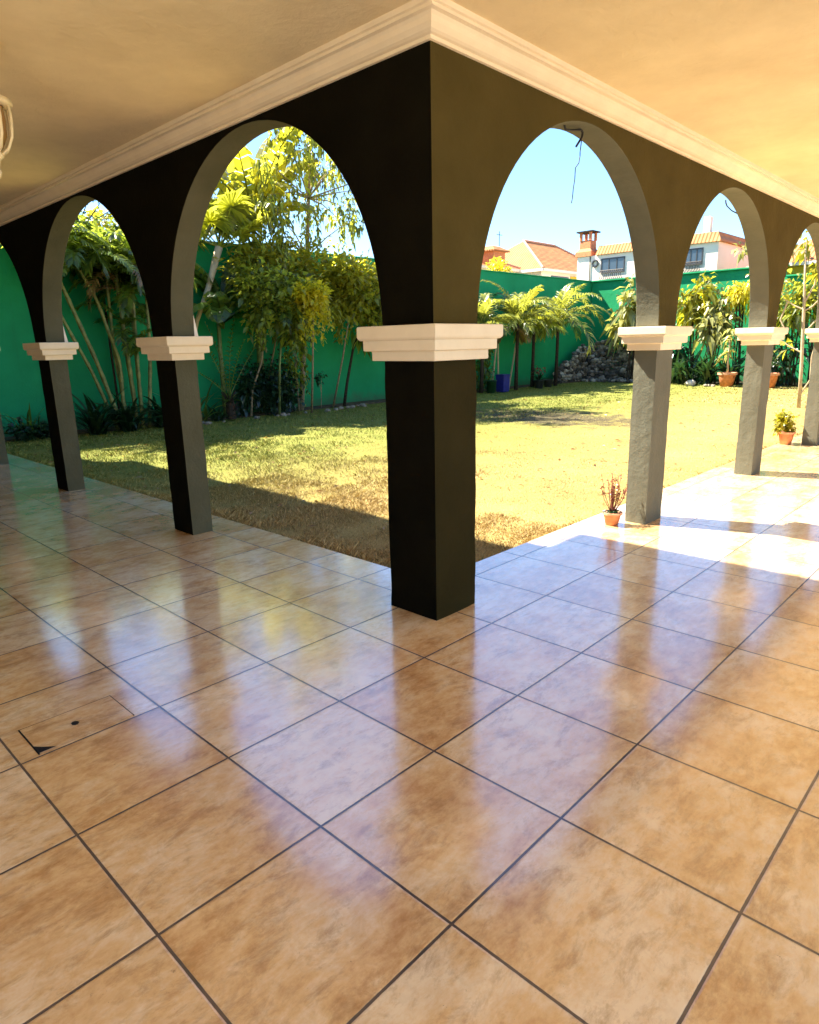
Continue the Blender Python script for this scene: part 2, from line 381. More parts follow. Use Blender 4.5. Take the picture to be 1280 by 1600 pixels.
# ceiling and the upper storey that shades the lawn
CZ = 5.37
m = MB()
P = [(-3, -3), (46.9, -3), (46.9, 4.95), (5.2, 4.95), (5.2, 26.2), (-3, 26.2)]
m.add([(x, y, CZ) for x, y in P] + [(x, y, CZ + 0.45) for x, y in P],
      [(5, 4, 3, 2, 1, 0), (6, 7, 8, 9, 10, 11)] + [(k, (k+1) % 6, 6+(k+1) % 6, 6+k) for k in range(6)])
tag(m.build('porch_ceiling', M['ceiling']), kind='structure')
m = MB(); m.box(0.5, 4.3, 8.5, 26.2, CZ + 0.46, 10.8); m.box(0.1, 5.36, 8.1, 13.3, 10.81, 11.0); m.box(0.1, 4.5, 13.305, 26.4, 10.81, 11.0)
tag(m.build('upper_storey', M['housewall']), kind='structure')
m = MB(); m.box(-3.4, -3.0, 4.0, 26.2, -0.4, CZ)
for k in range(6): m.box(-2.9 + k*9.9, -2.4 + k*9.9, -2.9, -2.4, -0.02, CZ)   # unseen side left open to an added light-reflecting yard behind the camera
m.box(-3, 4.6, 25.4, 25.8, -0.3, CZ - 0.002)  # unseen end wall, added so the floor reflects less green
tag(m.build('house_wall', M['housewall']), kind='structure')

m = MB(); m.box(-30, 60, -40, -3.01, -0.9, -0.1); m.box(-30, -3.01, -3.009, 26, -0.9, -0.1); tag(m.build('bounce_yard', M['paving']), kind='structure')  # unseen, added to bounce sunlight onto ceiling and floor
# arch walls
SPR = 2.905
LW0, LW1 = 4.68, 5.02       # left arcade: thickness along i
RW0, RW1 = 4.45, 4.79       # right arcade: thickness along j
def arch_wall(axis, s_start, arches, s_end, t0, t1, name, label, zt):
    m = MB()
    def pt(s, t, z): return (t, s, z) if axis == 'j' else (s, t, z)
    def quad(a, b, c, d): m.add([a, b, c, d], [(0, 1, 2, 3)])
    st = {t0: s_start, t1: s_start + (t1 - t0)}
    edges = [s_start] + [x for a in arches for x in a] + [s_end]
    for k in range(0, len(edges), 2):
        a, b = edges[k], edges[k+1]; zb = SPR if k < len(edges) - 2 else 0.0
        A = st if k == 0 else {t0: a, t1: a}
        for t in (t0, t1): quad(pt(A[t], t, SPR), pt(b, t, SPR), pt(b, t, zt), pt(A[t], t, zt))
        if zb < SPR:
            for t in (t0, t1): quad(pt(a, t, zb), pt(b, t, zb), pt(b, t, SPR), pt(a, t, SPR))
            quad(pt(a, t0, zb), pt(a, t1, zb), pt(a, t1, SPR), pt(a, t0, SPR))
        else: quad(pt(A[t0], t0, zb), pt(b, t0, zb), pt(b, t1, zb), pt(A[t1], t1, zb))
    for a, b in arches:
        c, r, n, rise = (a+b)/2, (b-a)/2, 44, (2.215 if axis == 'j' else 2.15)
        q = [(c - r*math.cos(PI*k/n) , SPR + rise*math.sin(PI*k/n)) for k in range(n+1)]
        for k in range(n):
            (s0, z0), (s1, z1) = q[k], q[k+1]
            for t in (t0, t1): quad(pt(s0, t, z0), pt(s1, t, z1), pt(s1, t, zt), pt(s0, t, zt))
            quad(pt(s0, t0, z0), pt(s0, t1, z0), pt(s1, t1, z1), pt(s1, t0, z1))
    return m
LA = [(5.12, 9.33), (9.94, 14.29), (14.9, 19.2), (19.8, 24.1)]
RA = [(5.33, 9.46), (10.05, 14.34), (14.93, 19.35), (19.95, 24.4), (25.0, 29.4), (30.0, 34.4)]
def cornice(m, pts_fn):
    prof = [(0, 5.155), (0.028, 5.157), (0.032, 5.185), (0.06, 5.19), (0.085, 5.205), (0.115, 5.24), (0.13, 5.275), (0.15, 5.295), (0.19, 5.30), (0.19, 5.325), (0.215, 5.33), (0.22, CZ)]
    rows = [pts_fn(d, z) for d, z in prof]
    for a, b in zip(rows[:-1], rows[1:]):
        for k in range(len(a) - 1): m.add([a[k], a[k+1], b[k+1], b[k]], [(0, 1, 2, 3)])
wl = thing('arch_wall', 'black-looking arched wall of the left arcade, receding from the corner pillar to the left', 'arched wall', (LW0, 5.1, SPR), 'arched walls of the porch')
mm = arch_wall('j', RW0, LA, 26.15, LW0, LW1, '', '', CZ)
shade_by_facing(mm.build('wall_face', M['paint'], wl, weld=True, bevel=0.006), M['side'], lambda n: n.x > -0.7)
m = MB(); cornice(m, lambda d, z: [(LW0 - d, RW0 - d, z), (LW0 - d, 26.1, z)]); m.build('cornice', M['cream'], wl)
wr = thing('arch_wall', 'olive brown arched wall of the right arcade, with blue sky showing in its first arch', 'arched wall', (5.3, RW0, SPR), 'arched walls of the porch')
mm = arch_wall('i', LW0, RA, 46.85, RW0, RW1, '', '', CZ)
shade_by_facing(mm.build('wall_face', M['olive'], wr, weld=True, bevel=0.006), M['lit_tone'], lambda n: n.y > -0.7)
m = MB(); cornice(m, lambda d, z: [(46.8, RW0 - d, z), (LW0 - d, RW0 - d, z)]); m.build('cornice', M['cream'], wr)

# pillars
def shaft_mesh(x0, x1, y0, y1, z1=2.6, seed=0):
    m = MB(); nz, nk = 28, 4
    ring = [(x0 + (x1-x0)*k/nk, y0, 0, -1) for k in range(nk)] + [(x1, y0 + (y1-y0)*k/nk, 1, 0) for k in range(nk)] + \
           [(x1 - (x1-x0)*k/nk, y1, 0, 1) for k in range(nk)] + [(x0, y1 - (y1-y0)*k/nk, -1, 0) for k in range(nk)]
    n = len(ring)
    for q in range(nz + 1):
        z = -0.02 + (z1 + 0.02)*q/nz
        for k, (x, y, a, b) in enumerate(ring):
            d = 0.006*noise.noise(Vector((x*3 + seed, y*3, z*3))) + 0.003*noise.noise(Vector((x*9, y*9 + seed, z*9)))
            cx, cy = (x0+x1)/2, (y0+y1)/2
            corner = 0.005 if k % nk == 0 else 0
            m.v.append((x + (x-cx)/abs(x1-x0)*2*(d - corner), y + (y-cy)/abs(y1-y0)*2*(d - corner), z))
    for q in range(nz):
        for k in range(n): m.f.append((q*n+k, q*n+(k+1) % n, (q+1)*n+(k+1) % n, (q+1)*n+k))
    return m
CAP = [(0.0, 2.575), (0.075, 2.575), (0.08, 2.58), (0.08, 2.665), (0.135, 2.67), (0.14, 2.675), (0.14, 2.765), (0.165, 2.77), (0.178, 2.785), (0.182, 2.80), (0.182, 2.89), (0.175, 2.9)]
def pillar(x0, x1, y0, y1, label, group, seed, fillet=False, eps=0.0, mt='paint'):
    t = thing('pillar', label, 'pillar', ((x0+x1)/2, (y0+y1)/2, 0), group)
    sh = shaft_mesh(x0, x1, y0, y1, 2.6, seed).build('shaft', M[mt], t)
    if mt == 'paint': shade_by_facing(sh, M['pier' if seed == 1 else 'side'], lambda n: n.x > -0.7)
    m = MB(); m.rect_rings(x0 - eps, x1 + eps, y0 - eps, y1 + eps, CAP); m.build('capital', M['cream'], t, bevel=0.002)
    if fillet:
        m = MB(); x = x1 + 0.002
        m.add([(x, y0 + .0, 2.9), (x + 0.06, y0, 2.9), (x + 0.004, y0 - 0.0, 3.25), (x, y0 + .12, 2.9), (x + 0.06, y0 + .12, 2.9), (x + 0.004, y0 + .12, 3.25)],
              [(0, 1, 2), (3, 5, 4), (0, 3, 4, 1), (1, 4, 5, 2), (0, 2, 5, 3)])
        m.build('plaster_fillet', M['white'], t)
    return t
GL, GR = 'pillars of the left arcade', 'pillars of the right arcade'
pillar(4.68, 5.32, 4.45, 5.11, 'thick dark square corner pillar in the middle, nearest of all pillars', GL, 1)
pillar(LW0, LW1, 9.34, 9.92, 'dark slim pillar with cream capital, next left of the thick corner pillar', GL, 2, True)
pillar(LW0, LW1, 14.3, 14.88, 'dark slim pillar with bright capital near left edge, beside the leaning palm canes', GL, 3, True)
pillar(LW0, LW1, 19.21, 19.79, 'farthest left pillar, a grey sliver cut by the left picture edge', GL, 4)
pillar(9.47, 10.04, RW0, RW1, 'grey pillar with rough sunlit side standing behind the small reddish pot plant', GR, 5, mt='lit_tone')
pillar(14.35, 14.92, RW0, RW1, 'grey sunlit pillar between the two large terracotta pots, second on the right', GR, 6, mt='lit_tone')
pillar(19.37, 19.94, RW0, RW1, 'grey pillar at right picture edge beside the leafy little pot plant', GR, 7, mt='lit_tone')
pillar(24.41, 24.99, RW0, RW1, 'far grey pillar of the right arcade beyond the right picture edge', GR, 8, mt='lit_tone')

# hatch cover in the floor
t = thing('hatch_cover', 'rectangular tiled hatch cover with a finger hole and a chipped corner, set in the floor', 'hatch cover', (1.45, 5.25, 0.004))
m = MB(); m.box(1.135, 1.80, 5.035, 5.46, 0.0035, 0.0065); m.build('cover_tile', M['floor'], t)
m = MB()
for a in ((1.125, 1.134, 5.025, 5.47), (1.801, 1.808, 5.025, 5.47), (1.135, 1.80, 5.461, 5.469)): m.box(a[0], a[1], a[2], a[3], 0.001, 0.005)
m.build('gap', M['hole'], t)
m = MB(); m.add([(1.452 + (0.026 + 0.006*math.sin(3*k))*math.cos(k*PI/8), 5.245 + 0.032*math.sin(k*PI/8), 0.009) for k in range(16)], [tuple(range(16))])
m.build('finger_hole', M['hole'], t)
m = MB(); m.add([(1.13, 5.03, 0.009), (1.245, 5.032, 0.009), (1.225, 5.05, 0.009), (1.17, 5.10, 0.009), (1.132, 5.15, 0.009)], [(0, 1, 2, 3, 4)])
m.build('chipped_corner', M['hole'], t)

# lantern under the left ceiling
lx, ly = 2.225, 7.55
t = thing('ceiling_lantern', 'cream metal lantern with curved ribs hanging from the ceiling at left edge', 'lamp', (lx, ly, CZ))
m = MB(); m.lathe((lx, ly, CZ), [(0.0, 0), (0.17, 0), (0.17, -0.03), (0.1, -0.06), (0.03, -0.075), (0.0, -0.075)]); m.build('ceiling_rose', M['lampcream'], t, smooth=True)
m = MB(); m.tube([(lx, ly, CZ - 0.07), (lx, ly, CZ - 0.36)], 0.014); m.build('stem', M['lampcream'], t, smooth=True)
class LMB(MB):
    def build(s, *a, **k):
        s.v = [(lx + (x-lx)*.8, ly + (y-ly)*.8, CZ - .36 + z*.86) for x, y, z in s.v]; return MB.build(s, *a, **k)
zc = 0.0
m = LMB(); m.lathe((lx, ly, zc), [(0.0, 0.02), (0.06, 0.0), (0.13, -0.07), (0.24, -0.10), (0.255, -0.13), (0.24, -0.16), (0.16, -0.165)]); m.build('cap', M['lampcream'], t, smooth=True)
m = LMB()
for k in range(8):
    a = 2*PI*k/8 + 0.2
    m.tube([(lx + r*math.cos(a), ly + r*math.sin(a), zc + z) for r, z in [(0.215, -0.15), (0.222, -0.30), (0.205, -0.45), (0.15, -0.57), (0.07, -0.63)]], 0.017, 6)
m.build('ribs', M['lampcream'], t, smooth=True)
m = LMB(); m.lathe((lx, ly, zc), [(0.15, -0.165), (0.165, -0.3), (0.15, -0.45), (0.09, -0.57), (0.05, -0.62)]); m.build('lamp_shade', M['lampglass'], t, smooth=True)
m = LMB(); m.lathe((lx, ly, zc), [(0.0, -0.60), (0.085, -0.61), (0.09, -0.65), (0.05, -0.68), (0.03, -0.76), (0.045, -0.80), (0.02, -0.86), (0.0, -0.87)]); m.build('finial', M['lampcream'], t, smooth=True)

# hook and dangling wire in the first right arch
t = thing('lamp_hook', 'dark bent hook with a thin loose wire hanging from the first right arch', 'hook', (7.4, 4.62, 5.0))
m = MB(); m.tube([(7.05, 4.62, 5.07), (7.10, 4.62, 4.99), (7.2, 4.62, 5.0), (7.42, 4.62, 5.045), (7.47, 4.62, 5.03), (7.46, 4.62, 4.98), (7.38, 4.62, 4.90), (7.34, 4.62, 4.86)], 0.012, 6); m.build('hook', M['wire'], t, smooth=True)
m = MB(); m.tube([(7.46, 4.62, 5.06), (7.45, 4.62, 4.93), (7.43, 4.62, 4.82), (7.44, 4.625, 4.78), (7.41, 4.62, 4.70), (7.34, 4.62, 4.64), (7.335, 4.62, 4.52), (7.31, 4.62, 4.42), (7.30, 4.62, 4.32), (7.28, 4.62, 4.26)], 0.006, 5); m.build('wire', M['wire'], t)
m = MB(); m.tube([(12.75, 4.86, 5.02), (12.83, 4.88, 4.985), (12.95, 4.9, 4.955), (13.2, 4.9, 4.91), (13.5, 4.89, 4.89), (13.85, 4.8, 4.90)], 0.011, 6)
tag(m.build('loose_cable', M['wire']), 'short dark cable curving across the sky in the second right arch', 'cable')

# ------------------------------------------------------------------ garden walls
m = MB(); m.box(-4, 47.4, 26.25, 26.6, -0.4, 6.93); m.box(-4, 47.4, 26.2, 26.65, 6.93, 7.0)
tag(m.build('garden_wall', M['green'], bevel=0.01), 'tall shaded green garden wall running behind the palms on the left', 'wall', 'green garden walls')
t = thing('garden_wall', 'green garden wall at the back of the lawn with sunlit patches under its coping', 'wall', (47, 20, 0), 'green garden walls')
m = MB(); m.box(47.0, 47.35, 13.2, 26.195, -0.4, 6.9); m.box(47.0, 47.35, -5, 13.195, -0.4, 6.25); m.build('wall_face', M['green'], t)
m = MB(); m.box(46.82, 47.4, 13.1, 26.19, 6.9, 7.0); m.box(46.82, 47.4, -5, 13.095, 6.25, 6.35); m.build('coping', M['green'], t, bevel=0.01)

# ------------------------------------------------------------------ plants
def frond(m, p, az, el, Ln, droop, nl=22, ll=0.6, w=0.035, rw=0.02, vee=0.5, lean=0.35, sag=0.35):
    """feather palm frond: an arching rachis with leaflets on both sides"""
    p = Vector(p); h = Vector((math.cos(az), math.sin(az), 0)); side0 = Vector((-math.sin(az), math.cos(az), 0))
    pts = []; q = p.copy(); e = el; n = 12; st = Ln/n
    for k in range(n + 1):
        pts.append(q.copy()); q = q + (h*math.cos(e) + Vector((0, 0, 1))*math.sin(e))*st; e -= droop/n*(0.5 + k/n)
    m.tube(pts, [rw*(1 - 0.75*k/n) for k in range(n+1)], 4, False)
    for k in range(nl):
        f = 0.16 + 0.84*k/(nl-1); x = f*n; a = min(int(x), n-1); c = pts[a].lerp(pts[a+1], x-a); d = (pts[a+1]-pts[a]).normalized()
        up = side0.cross(d)*-1
        if up.z < 0: up = -up
        le = ll*(0.35 + 0.65*math.sin(PI*min(1, 0.12 + f*0.86)))*rnd(0.85, 1.1)
        for sg in (-1, 1):
            dd = (side0*sg + d*(lean + 0.9*f*f) + up*vee*rnd(0.5, 1)).normalized()
            p1 = c + dd*le*0.5; p2 = c + dd*le - Vector((0, 0, 1))*le*sag*rnd(0.6, 1.4)
            m.ribbon([c, p1, p2], [w*0.55, w, w*0.1], d)
def strap(m, p, az, el, Ln, droop, w, n=7):
    p = Vector(p); h = Vector((math.cos(az), math.sin(az), 0)); s = Vector((-math.sin(az), math.cos(az), 0))
    pts = []; e = el; q = p.copy()
    for k in range(n+1):
        pts.append(q.copy()); q = q + (h*math.cos(e) + Vector((0,0,1))*math.sin(e))*Ln/n; e -= droop/n*(0.4 + 1.2*k/n)
    wd = [w*(0.45 + 0.55*min(1, 3*k/n)) if k < n*0.55 else w*(1 - ((k/n-0.55)/0.45)**1.5*0.97) for k in range(n+1)]
    s2 = (s + Vector((0,0,rnd(-.5,.5)))).normalized()
    m.ribbon(pts, wd, s2)
def paddle(m, p, az, el, stalk, Ln, W, droop, tear=0.35):
    """banana-type leaf: stalk, midrib and a torn blade"""
    p = Vector(p); h = Vector((math.cos(az), math.sin(az), 0)); s = Vector((-math.sin(az), math.cos(az), 0))
    pts = []; e = el; q = p.copy(); n = 16; tot = stalk + Ln
    for k in range(n+1):
        pts.append(q.copy()); q = q + (h*math.cos(e) + Vector((0,0,1))*math.sin(e))*tot/n; e -= droop/n*(2.0*k/n)
    m.tube(pts, [0.05*(1 - 0.8*k/n) for k in range(n+1)], 5, False)
    f0 = stalk/tot
    for sg in (-1, 1):
        f = f0
        while f < 0.99:
            st_ = rnd(0.03, 0.16)*(1 - tear) + 0.03; f1 = min(1.0, f + st_); row = []
            for g in (f, (f+f1)/2, f1):
                x = g*n; a = min(int(x), n-1); c = pts[a].lerp(pts[a+1], x-a); d = (pts[a+1]-pts[a]).normalized()
                u = (g-f0)/(1-f0); w = W*max(0.03, math.sin(PI*min(1, 0.06+u*0.94))**0.6)
                up = d.cross(s); up = up if up.z > 0 else -up
                row.append((c, c + s*sg*w*0.55 + up*w*0.2 + d*0.1*w, c + s*sg*w + d*0.25*w - Vector((0,0,1))*w*rnd(0.05, 0.35)))
            for a, b in zip(row[:-1], row[1:]):
                for r in range(2): m.add([a[r], b[r], b[r+1], a[r+1]], [(0, 1, 2, 3)])
            f = f1 + rnd(0.002, 0.012)
def fan(m, p, az, el, stalk, R, n=26, droop=0.3):
    """fan palm leaf on a stalk"""
    p = Vector(p); h = Vector((math.cos(az), math.sin(az), 0)); d = (h*math.cos(el) + Vector((0,0,1))*math.sin(el)).normalized()
    s = Vector((-math.sin(az), math.cos(az), 0)); c = p + d*stalk - Vector((0,0,1))*stalk*0.08
    m.tube([p, p + d*stalk*0.5, c], [0.03, 0.022, 0.016], 5, False)
    nrm = d.cross(s).normalized()
    for k in range(n):
        a = -2.3 + 4.6*k/(n-1); dd = d*math.cos(a) + s*math.sin(a) + nrm*0.18*(1 if k % 2 else -1)*0.4
        r = R*(0.72 + 0.28*math.cos(a*0.6))*rnd(0.92, 1.05)
        p1 = c + dd*r*0.55; p2 = c + dd*r - Vector((0,0,1))*r*droop*rnd(0.6, 1.3)
        m.ribbon([c, p1, p2], [0.01, R*0.085, 0.006], s*math.cos(a) - d*math.sin(a))
def leaf_cloud(m, c, rx, ry, rz, n, Ls, W, droop=0.3, clumps=9, spread=0.45):
    """leaves gathered in clumps through an ellipsoid, with gaps between"""
    cc = []
    for _ in range(clumps):
        while True:
            v = Vector((rnd(-1, 1), rnd(-1, 1), rnd(-1, 1)))
            if 0.25 < v.length < 1: break
        cc.append((Vector((c[0] + v.x*rx, c[1] + v.y*ry, c[2] + v.z*rz)), rnd(0.6, 1.2)))
    for _ in range(n):
        q, s = random.choice(cc)
        g = Vector((random.gauss(0, 1)*rx, random.gauss(0, 1)*ry, random.gauss(0, 1)*rz))*spread*s*0.62
        d = (g.normalized() if g.length > 1e-5 else Vector((0, 0, 1))) + Vector((rnd(-.7, .7), rnd(-.7, .7), rnd(-.3, .7)))
        l = Ls*rnd(0.6, 1.25); m.leaf(q + g, d, l, l*W*rnd(0.8, 1.2), droop*rnd(0.4, 1.6))
    return [q for q, _ in cc]
def limbs(m, trunk_pts, r0, r1, targets, n=7):
    k = len(trunk_pts); m.tube(trunk_pts, [r0 + (r1-r0)*q/(k-1) for q in range(k)], n)
    for tg in targets:
        tg = Vector(tg); b = min((Vector(trunk_pts[q]) for q in range(max(1, k//3), k)), key=lambda v: abs((tg.z - 0.5) - v.z) + 0.2*(tg - v).length)
        mid = b.lerp(tg, 0.5) + Vector((rnd(-.15, .15), rnd(-.15, .15), rnd(-.05, .2)))
        m.tube([b, mid, tg], [r1*0.7, r1*0.45, r1*0.15], 5, False)

BED = LZ + 0.06
# 1 clumping cane palm
t = thing('cane_palm', 'clump of tall ringed palm canes in front of the green wall, two canes leaning left', 'palm', (10.8, 24.9, BED))
cane = [((10.55, 24.95, BED), (10.62, 24.9, 2.3), (10.1, 24.9, 4.4), (9.6, 24.8, 5.4)), ((10.75, 25.1, BED), (10.55, 25.1, 2.6), (10.6, 25.1, 5.2)),
        ((10.95, 24.8, BED), (10.9, 24.8, 2.6), (10.85, 24.9, 5.3)), ((11.05, 24.6, BED), (11.15, 24.6, 2.5), (11.3, 24.6, 5.6)),
        ((11.25, 25.0, BED), (11.3, 25.0, 2.6), (11.35, 25.0, 4.9)), ((11.4, 24.8, BED), (11.75, 24.8, 2.6), (11.9, 24.9, 4.6)), ((11.15, 25.2, BED), (11.0, 25.2, 3.0), (11.05, 25.2, 5.6)),
        ((10.4, 24.8, BED), (9.75, 24.8, 2.4), (9.05, 24.9, 4.7), (8.6, 24.9, 6.0)), ((10.25, 24.9, BED), (9.6, 24.9, 2.0), (8.7, 25.0, 4.3), (8.2, 25.1, 5.6))]
tops = []
for c in cane:
    m = MB(); pts = []
    for k in range(25):
        f = k/24*(len(c)-1); a = min(int(f), len(c)-2); pts.append(Vector(c[a]).lerp(Vector(c[a+1]), f-a))
    sm = [pts[0]] + [(pts[k-1] + pts[k]*2 + pts[k+1])/4 for k in range(1, 24)] + [pts[-1]]
    r = rnd(0.06, 0.09)
    m.tube(sm, [r*(1.0 - 0.25*k/24)*(1.22 if k % 3 == 0 else 1) for k in range(25)], 8); m.build('stem', M['cane'], t, smooth=True); tops.append(sm[-1])
m = MB()
for q in tops:
    for k in range(9): frond(m, q, rnd(0, 2*PI), rnd(0.4, 1.4), rnd(1.7, 2.7), rnd(1.4, 2.6), 22, 0.66, 0.05)
for _ in range(16): frond(m, (rnd(10.5, 12.1), rnd(24.5, 25.2), rnd(2.2, 4.6)), rnd(0, 2*PI), rnd(.7, 1.4), rnd(1.2, 1.9), rnd(1.5, 2.6), 18, .5, .04)
m.build('fronds', M['leaf_palm'], t)
m = MB()
for q in tops[2:5]: frond(m, q - Vector((0,0,.3)), rnd(3, 4.5), 0.6, 1.9, 2.4, 16, 0.5, 0.04)
m.build('dry_fronds', M['leaf_dry'], t)

t = thing('leafy_climber', 'dark leafy climber hanging over the wall top behind the cane palm crown', 'plant', (10.8, 25.8, BED))
m = MB(); leaf_cloud(m, (10.6, 25.8, 6.2), 1.9, .4, .75, 1500, .3, .3, .5, 22); m.build('foliage', M['leaf_palm'], t)
m = MB(); m.tube([(10.9, 26.1, BED), (10.85, 26.1, 3), (10.8, 26.0, 6)], [.05, .04, .03], 6); m.build('stem', M['darkbark'], t)
# bare tree behind the wall
t = thing('bare_tree', 'thin bare dark branches rising into the sky above the cane palm', 'tree', (10.9, 27.6, BED))
m = MB(); tg = [(rnd(9.2, 12.6), rnd(27, 28.5), rnd(7.6, 10.5)) for _ in range(16)]
limbs(m, [(10.9, 27.6, BED), (10.9, 27.6, 4), (10.8, 27.6, 7), (11, 27.6, 9.5)], 0.14, 0.06, tg); m.build('trunk', M['darkbark'], t, smooth=True)
m = MB()
for q in tg: leaf_cloud(m, q, .5, .5, .4, 26, 0.22, 0.3, 0.5, 3)
m.build('crown', M['leaf_dark'], t)

# strap-leaved clumps
def strap_plant(x, y, label, n, Ln, w, mt, group=None, z=BED, spread=1.0, name='strap_leaf_plant'):
    m = MB()
    for _ in range(n): strap(m, (x + rnd(-.25, .25)*spread, y + rnd(-.2, .2)*spread, z), rnd(0, 2*PI), rnd(0.7, 1.45), Ln*rnd(0.6, 1.15), rnd(0.9, 2.2), w)
    o = m.build(name, M[mt]); tag(o, label, 'plant', group); return o
GS = 'strap-leaved plants at the foot of the left wall'
strap_plant(9.25, 24.2, 'low dark strap-leaved plant left of the cane palm, leaves arching over the lawn', 60, 1.7, 0.06, 'leaf_dark', GS)
strap_plant(10.3, 24.1, 'dense dark strap-leaved plant at the foot of the leaning canes', 70, 1.55, 0.065, 'leaf_dark', GS)
strap_plant(11.75, 24.35, 'dark strap-leaved plant right of the upright canes, beside the slim pillar', 60, 1.5, 0.06, 'leaf_dark', GS)
strap_plant(7.35, 24.9, 'small thin arching plant in the leftmost arch against the plain green wall', 16, 1.5, 0.03, 'leaf_palm', GS)
m = MB(); leaf_cloud(m, (7.5, 24.6, 0.25), 0.75, 0.4, 0.25, 420, 0.22, 0.3, 0.3, 8); tag(m.build('ground_shrub', M['leaf_dark']), 'low dark leafy mound at the wall foot, leftmost of the bed', 'plant')

# banana plant with tall sunlit leaves
t = thing('banana_plant', 'tall plant with huge glowing yellow-green torn leaves at the top of the second left arch', 'plant', (17.0, 25.5, BED))
m = MB(); m.tube([(17.0, 25.5, BED), (17.05, 25.5, 3), (17.1, 25.5, 6.0), (17.15, 25.5, 7.6)], [0.16, 0.14, 0.11, 0.08], 10); m.build('stem', M['stalk'], t, smooth=True)
m = MB()
for az, el, stk, ln, w, dr in [(-0.1, 1.05, .8, 4.2, .85, 1.2), (2.6, 1.0, .8, 3.8, .8, 1.6), (-1.2, 1.2, .8, 4.2, .85, .9), (1.0, 0.75, .7, 3.4, .75, 1.9), (-0.3, 1.25, .7, 3.6, .62, 1.1), (0.5, 1.0, .7, 3.2, .6, 1.6), (2.9, 1.15, .7, 3.0, .55, 1.7), (-1.6, 0.9, .6, 2.8, .55, 1.8), (-2.4, 1.25, .7, 3.3, .6, 1.2), (1.6, 1.2, .6, 3.2, .6, 1.0), (-0.9, 0.7, .6, 2.7, .55, 2.1), (3.5, .6, .6, 2.6, .5, 2.0), (0.1, 1.42, .6, 3.4, .55, .5)]:
    paddle(m, (17.15, 25.5, 7.4), az, el, stk, ln, w, dr)
m.build('leaves', M['leaf_lime'], t)

# fan palm on a slanting trunk
t = thing('fan_palm', 'fan palm on a slim slanting trunk beside the second left pillar', 'palm', (12.9, 25.0, BED))
m = MB(); m.tube([(12.9, 25.0, BED), (13.3, 25.0, 2.0), (13.9, 25.0, 3.8), (14.5, 25.0, 5.0), (15.15, 25.0, 6.6)], [0.1, 0.085, 0.08, 0.11, 0.15], 9); m.build('trunk', M['dead_branch'], t, smooth=True)
m = MB()
for k in range(20): fan(m, (15.2, 25.0, 6.6), 2*PI*k/20 + rnd(-.2, .2), rnd(0.15, 1.4), rnd(1.0, 1.9), rnd(0.8, 1.15), 24)
m.build('leaves', M['leaf'], t)

# big dark paddle leaves lower down
t = thing('broad_leaf_plant', 'plant with big dark glossy blades between the slanting palm and the young palm', 'plant', (15.1, 25.5, BED))
m = MB(); m.tube([(15.1, 25.5, BED), (15.1, 25.5, 2.5), (15.15, 25.5, 4.4)], [0.1, 0.09, 0.07], 8); m.build('stem', M['stalk'], t, smooth=True)
m = MB()
for k in range(18): paddle(m, (15.15, 25.2, rnd(3.4, 4.6)), rnd(0, 2*PI), rnd(0.3, 1.4), rnd(.4, .9), rnd(1.7, 2.6), rnd(.35, .55), rnd(1.2, 2.2), 0.15)
m.build('leaves', M['leaf_palm'], t)

# slender tall tree with trailing growth
t = thing('slender_tree', 'slender tall tree with trailing leafy twigs filling the sky of the second left arch', 'tree', (18.7, 25.0, BED))
tp = [(18.7, 25.0, BED), (18.95, 25.0, 1.8), (19.25, 25.05, 4.0), (19.6, 25.1, 6.6), (19.85, 25.1, 9), (20.2, 25.1, 12.0), (20.4, 25.1, 14.0)]
tg = [(19.7 + rnd(-3.4, 3.4), 25.1 + rnd(-2.2, 1.2), rnd(7.0, 14.2)) for _ in range(38)]
m = MB(); limbs(m, tp, 0.13, 0.055, tg); m.build('trunk', M['bark'], t, smooth=True)
m = MB()
for q in tg:
    leaf_cloud(m, q, .55, .55, .5, 70, 0.26, 0.26, 0.9, 4)
    for _ in range(3):     # trailing twigs
        a = Vector(q) + Vector((rnd(-.4, .4), rnd(-.4, .4), 0)); ln = rnd(0.5, 1.7)
        for k in range(int(ln*16)): m.leaf(a - Vector((rnd(-.05, .05), rnd(-.05, .05), ln*k/(ln*16))), (rnd(-1, 1), rnd(-1, 1), -.8), rnd(.14, .28), .05, .6)
for k in range(420):       # growth hugging the trunk
    f = rnd(0.38, 0.95)*(len(tp)-1); a = int(f); p = Vector(tp[a]).lerp(Vector(tp[a+1]), f-a)
    m.leaf(p + Vector((rnd(-.25, .25), rnd(-.25, .25), 0)), (rnd(-1, 1), rnd(-1, 1), rnd(-.6, .4)), rnd(.18, .34), .06, .7)
m.build('crown', M['leaf'], t)

# a fuller tree behind the wall, its crown over the top of the arches (dapples the lawn)
t = thing('shade_tree', 'leafy tree behind the left wall, its yellow-green crown above the fan palm', 'tree', (14.6, 28.2, BED))
tg = [(14.6 + rnd(-2.6, 2.4), 28.2 + rnd(-1.6, 1.6), rnd(7.4, 12.5)) for _ in range(24)]
m = MB(); limbs(m, [(14.6, 28.2, BED), (14.6, 28.2, 4), (14.5, 28.2, 8), (14.3, 28.2, 11.5)], 0.2, 0.09, tg); m.build('trunk', M['bark'], t, smooth=True)
m = MB()
for q in tg: leaf_cloud(m, q, .8, .8, .65, 100, 0.30, 0.28, 0.5, 4)
m.build('crown', M['leaf_lime'], t)

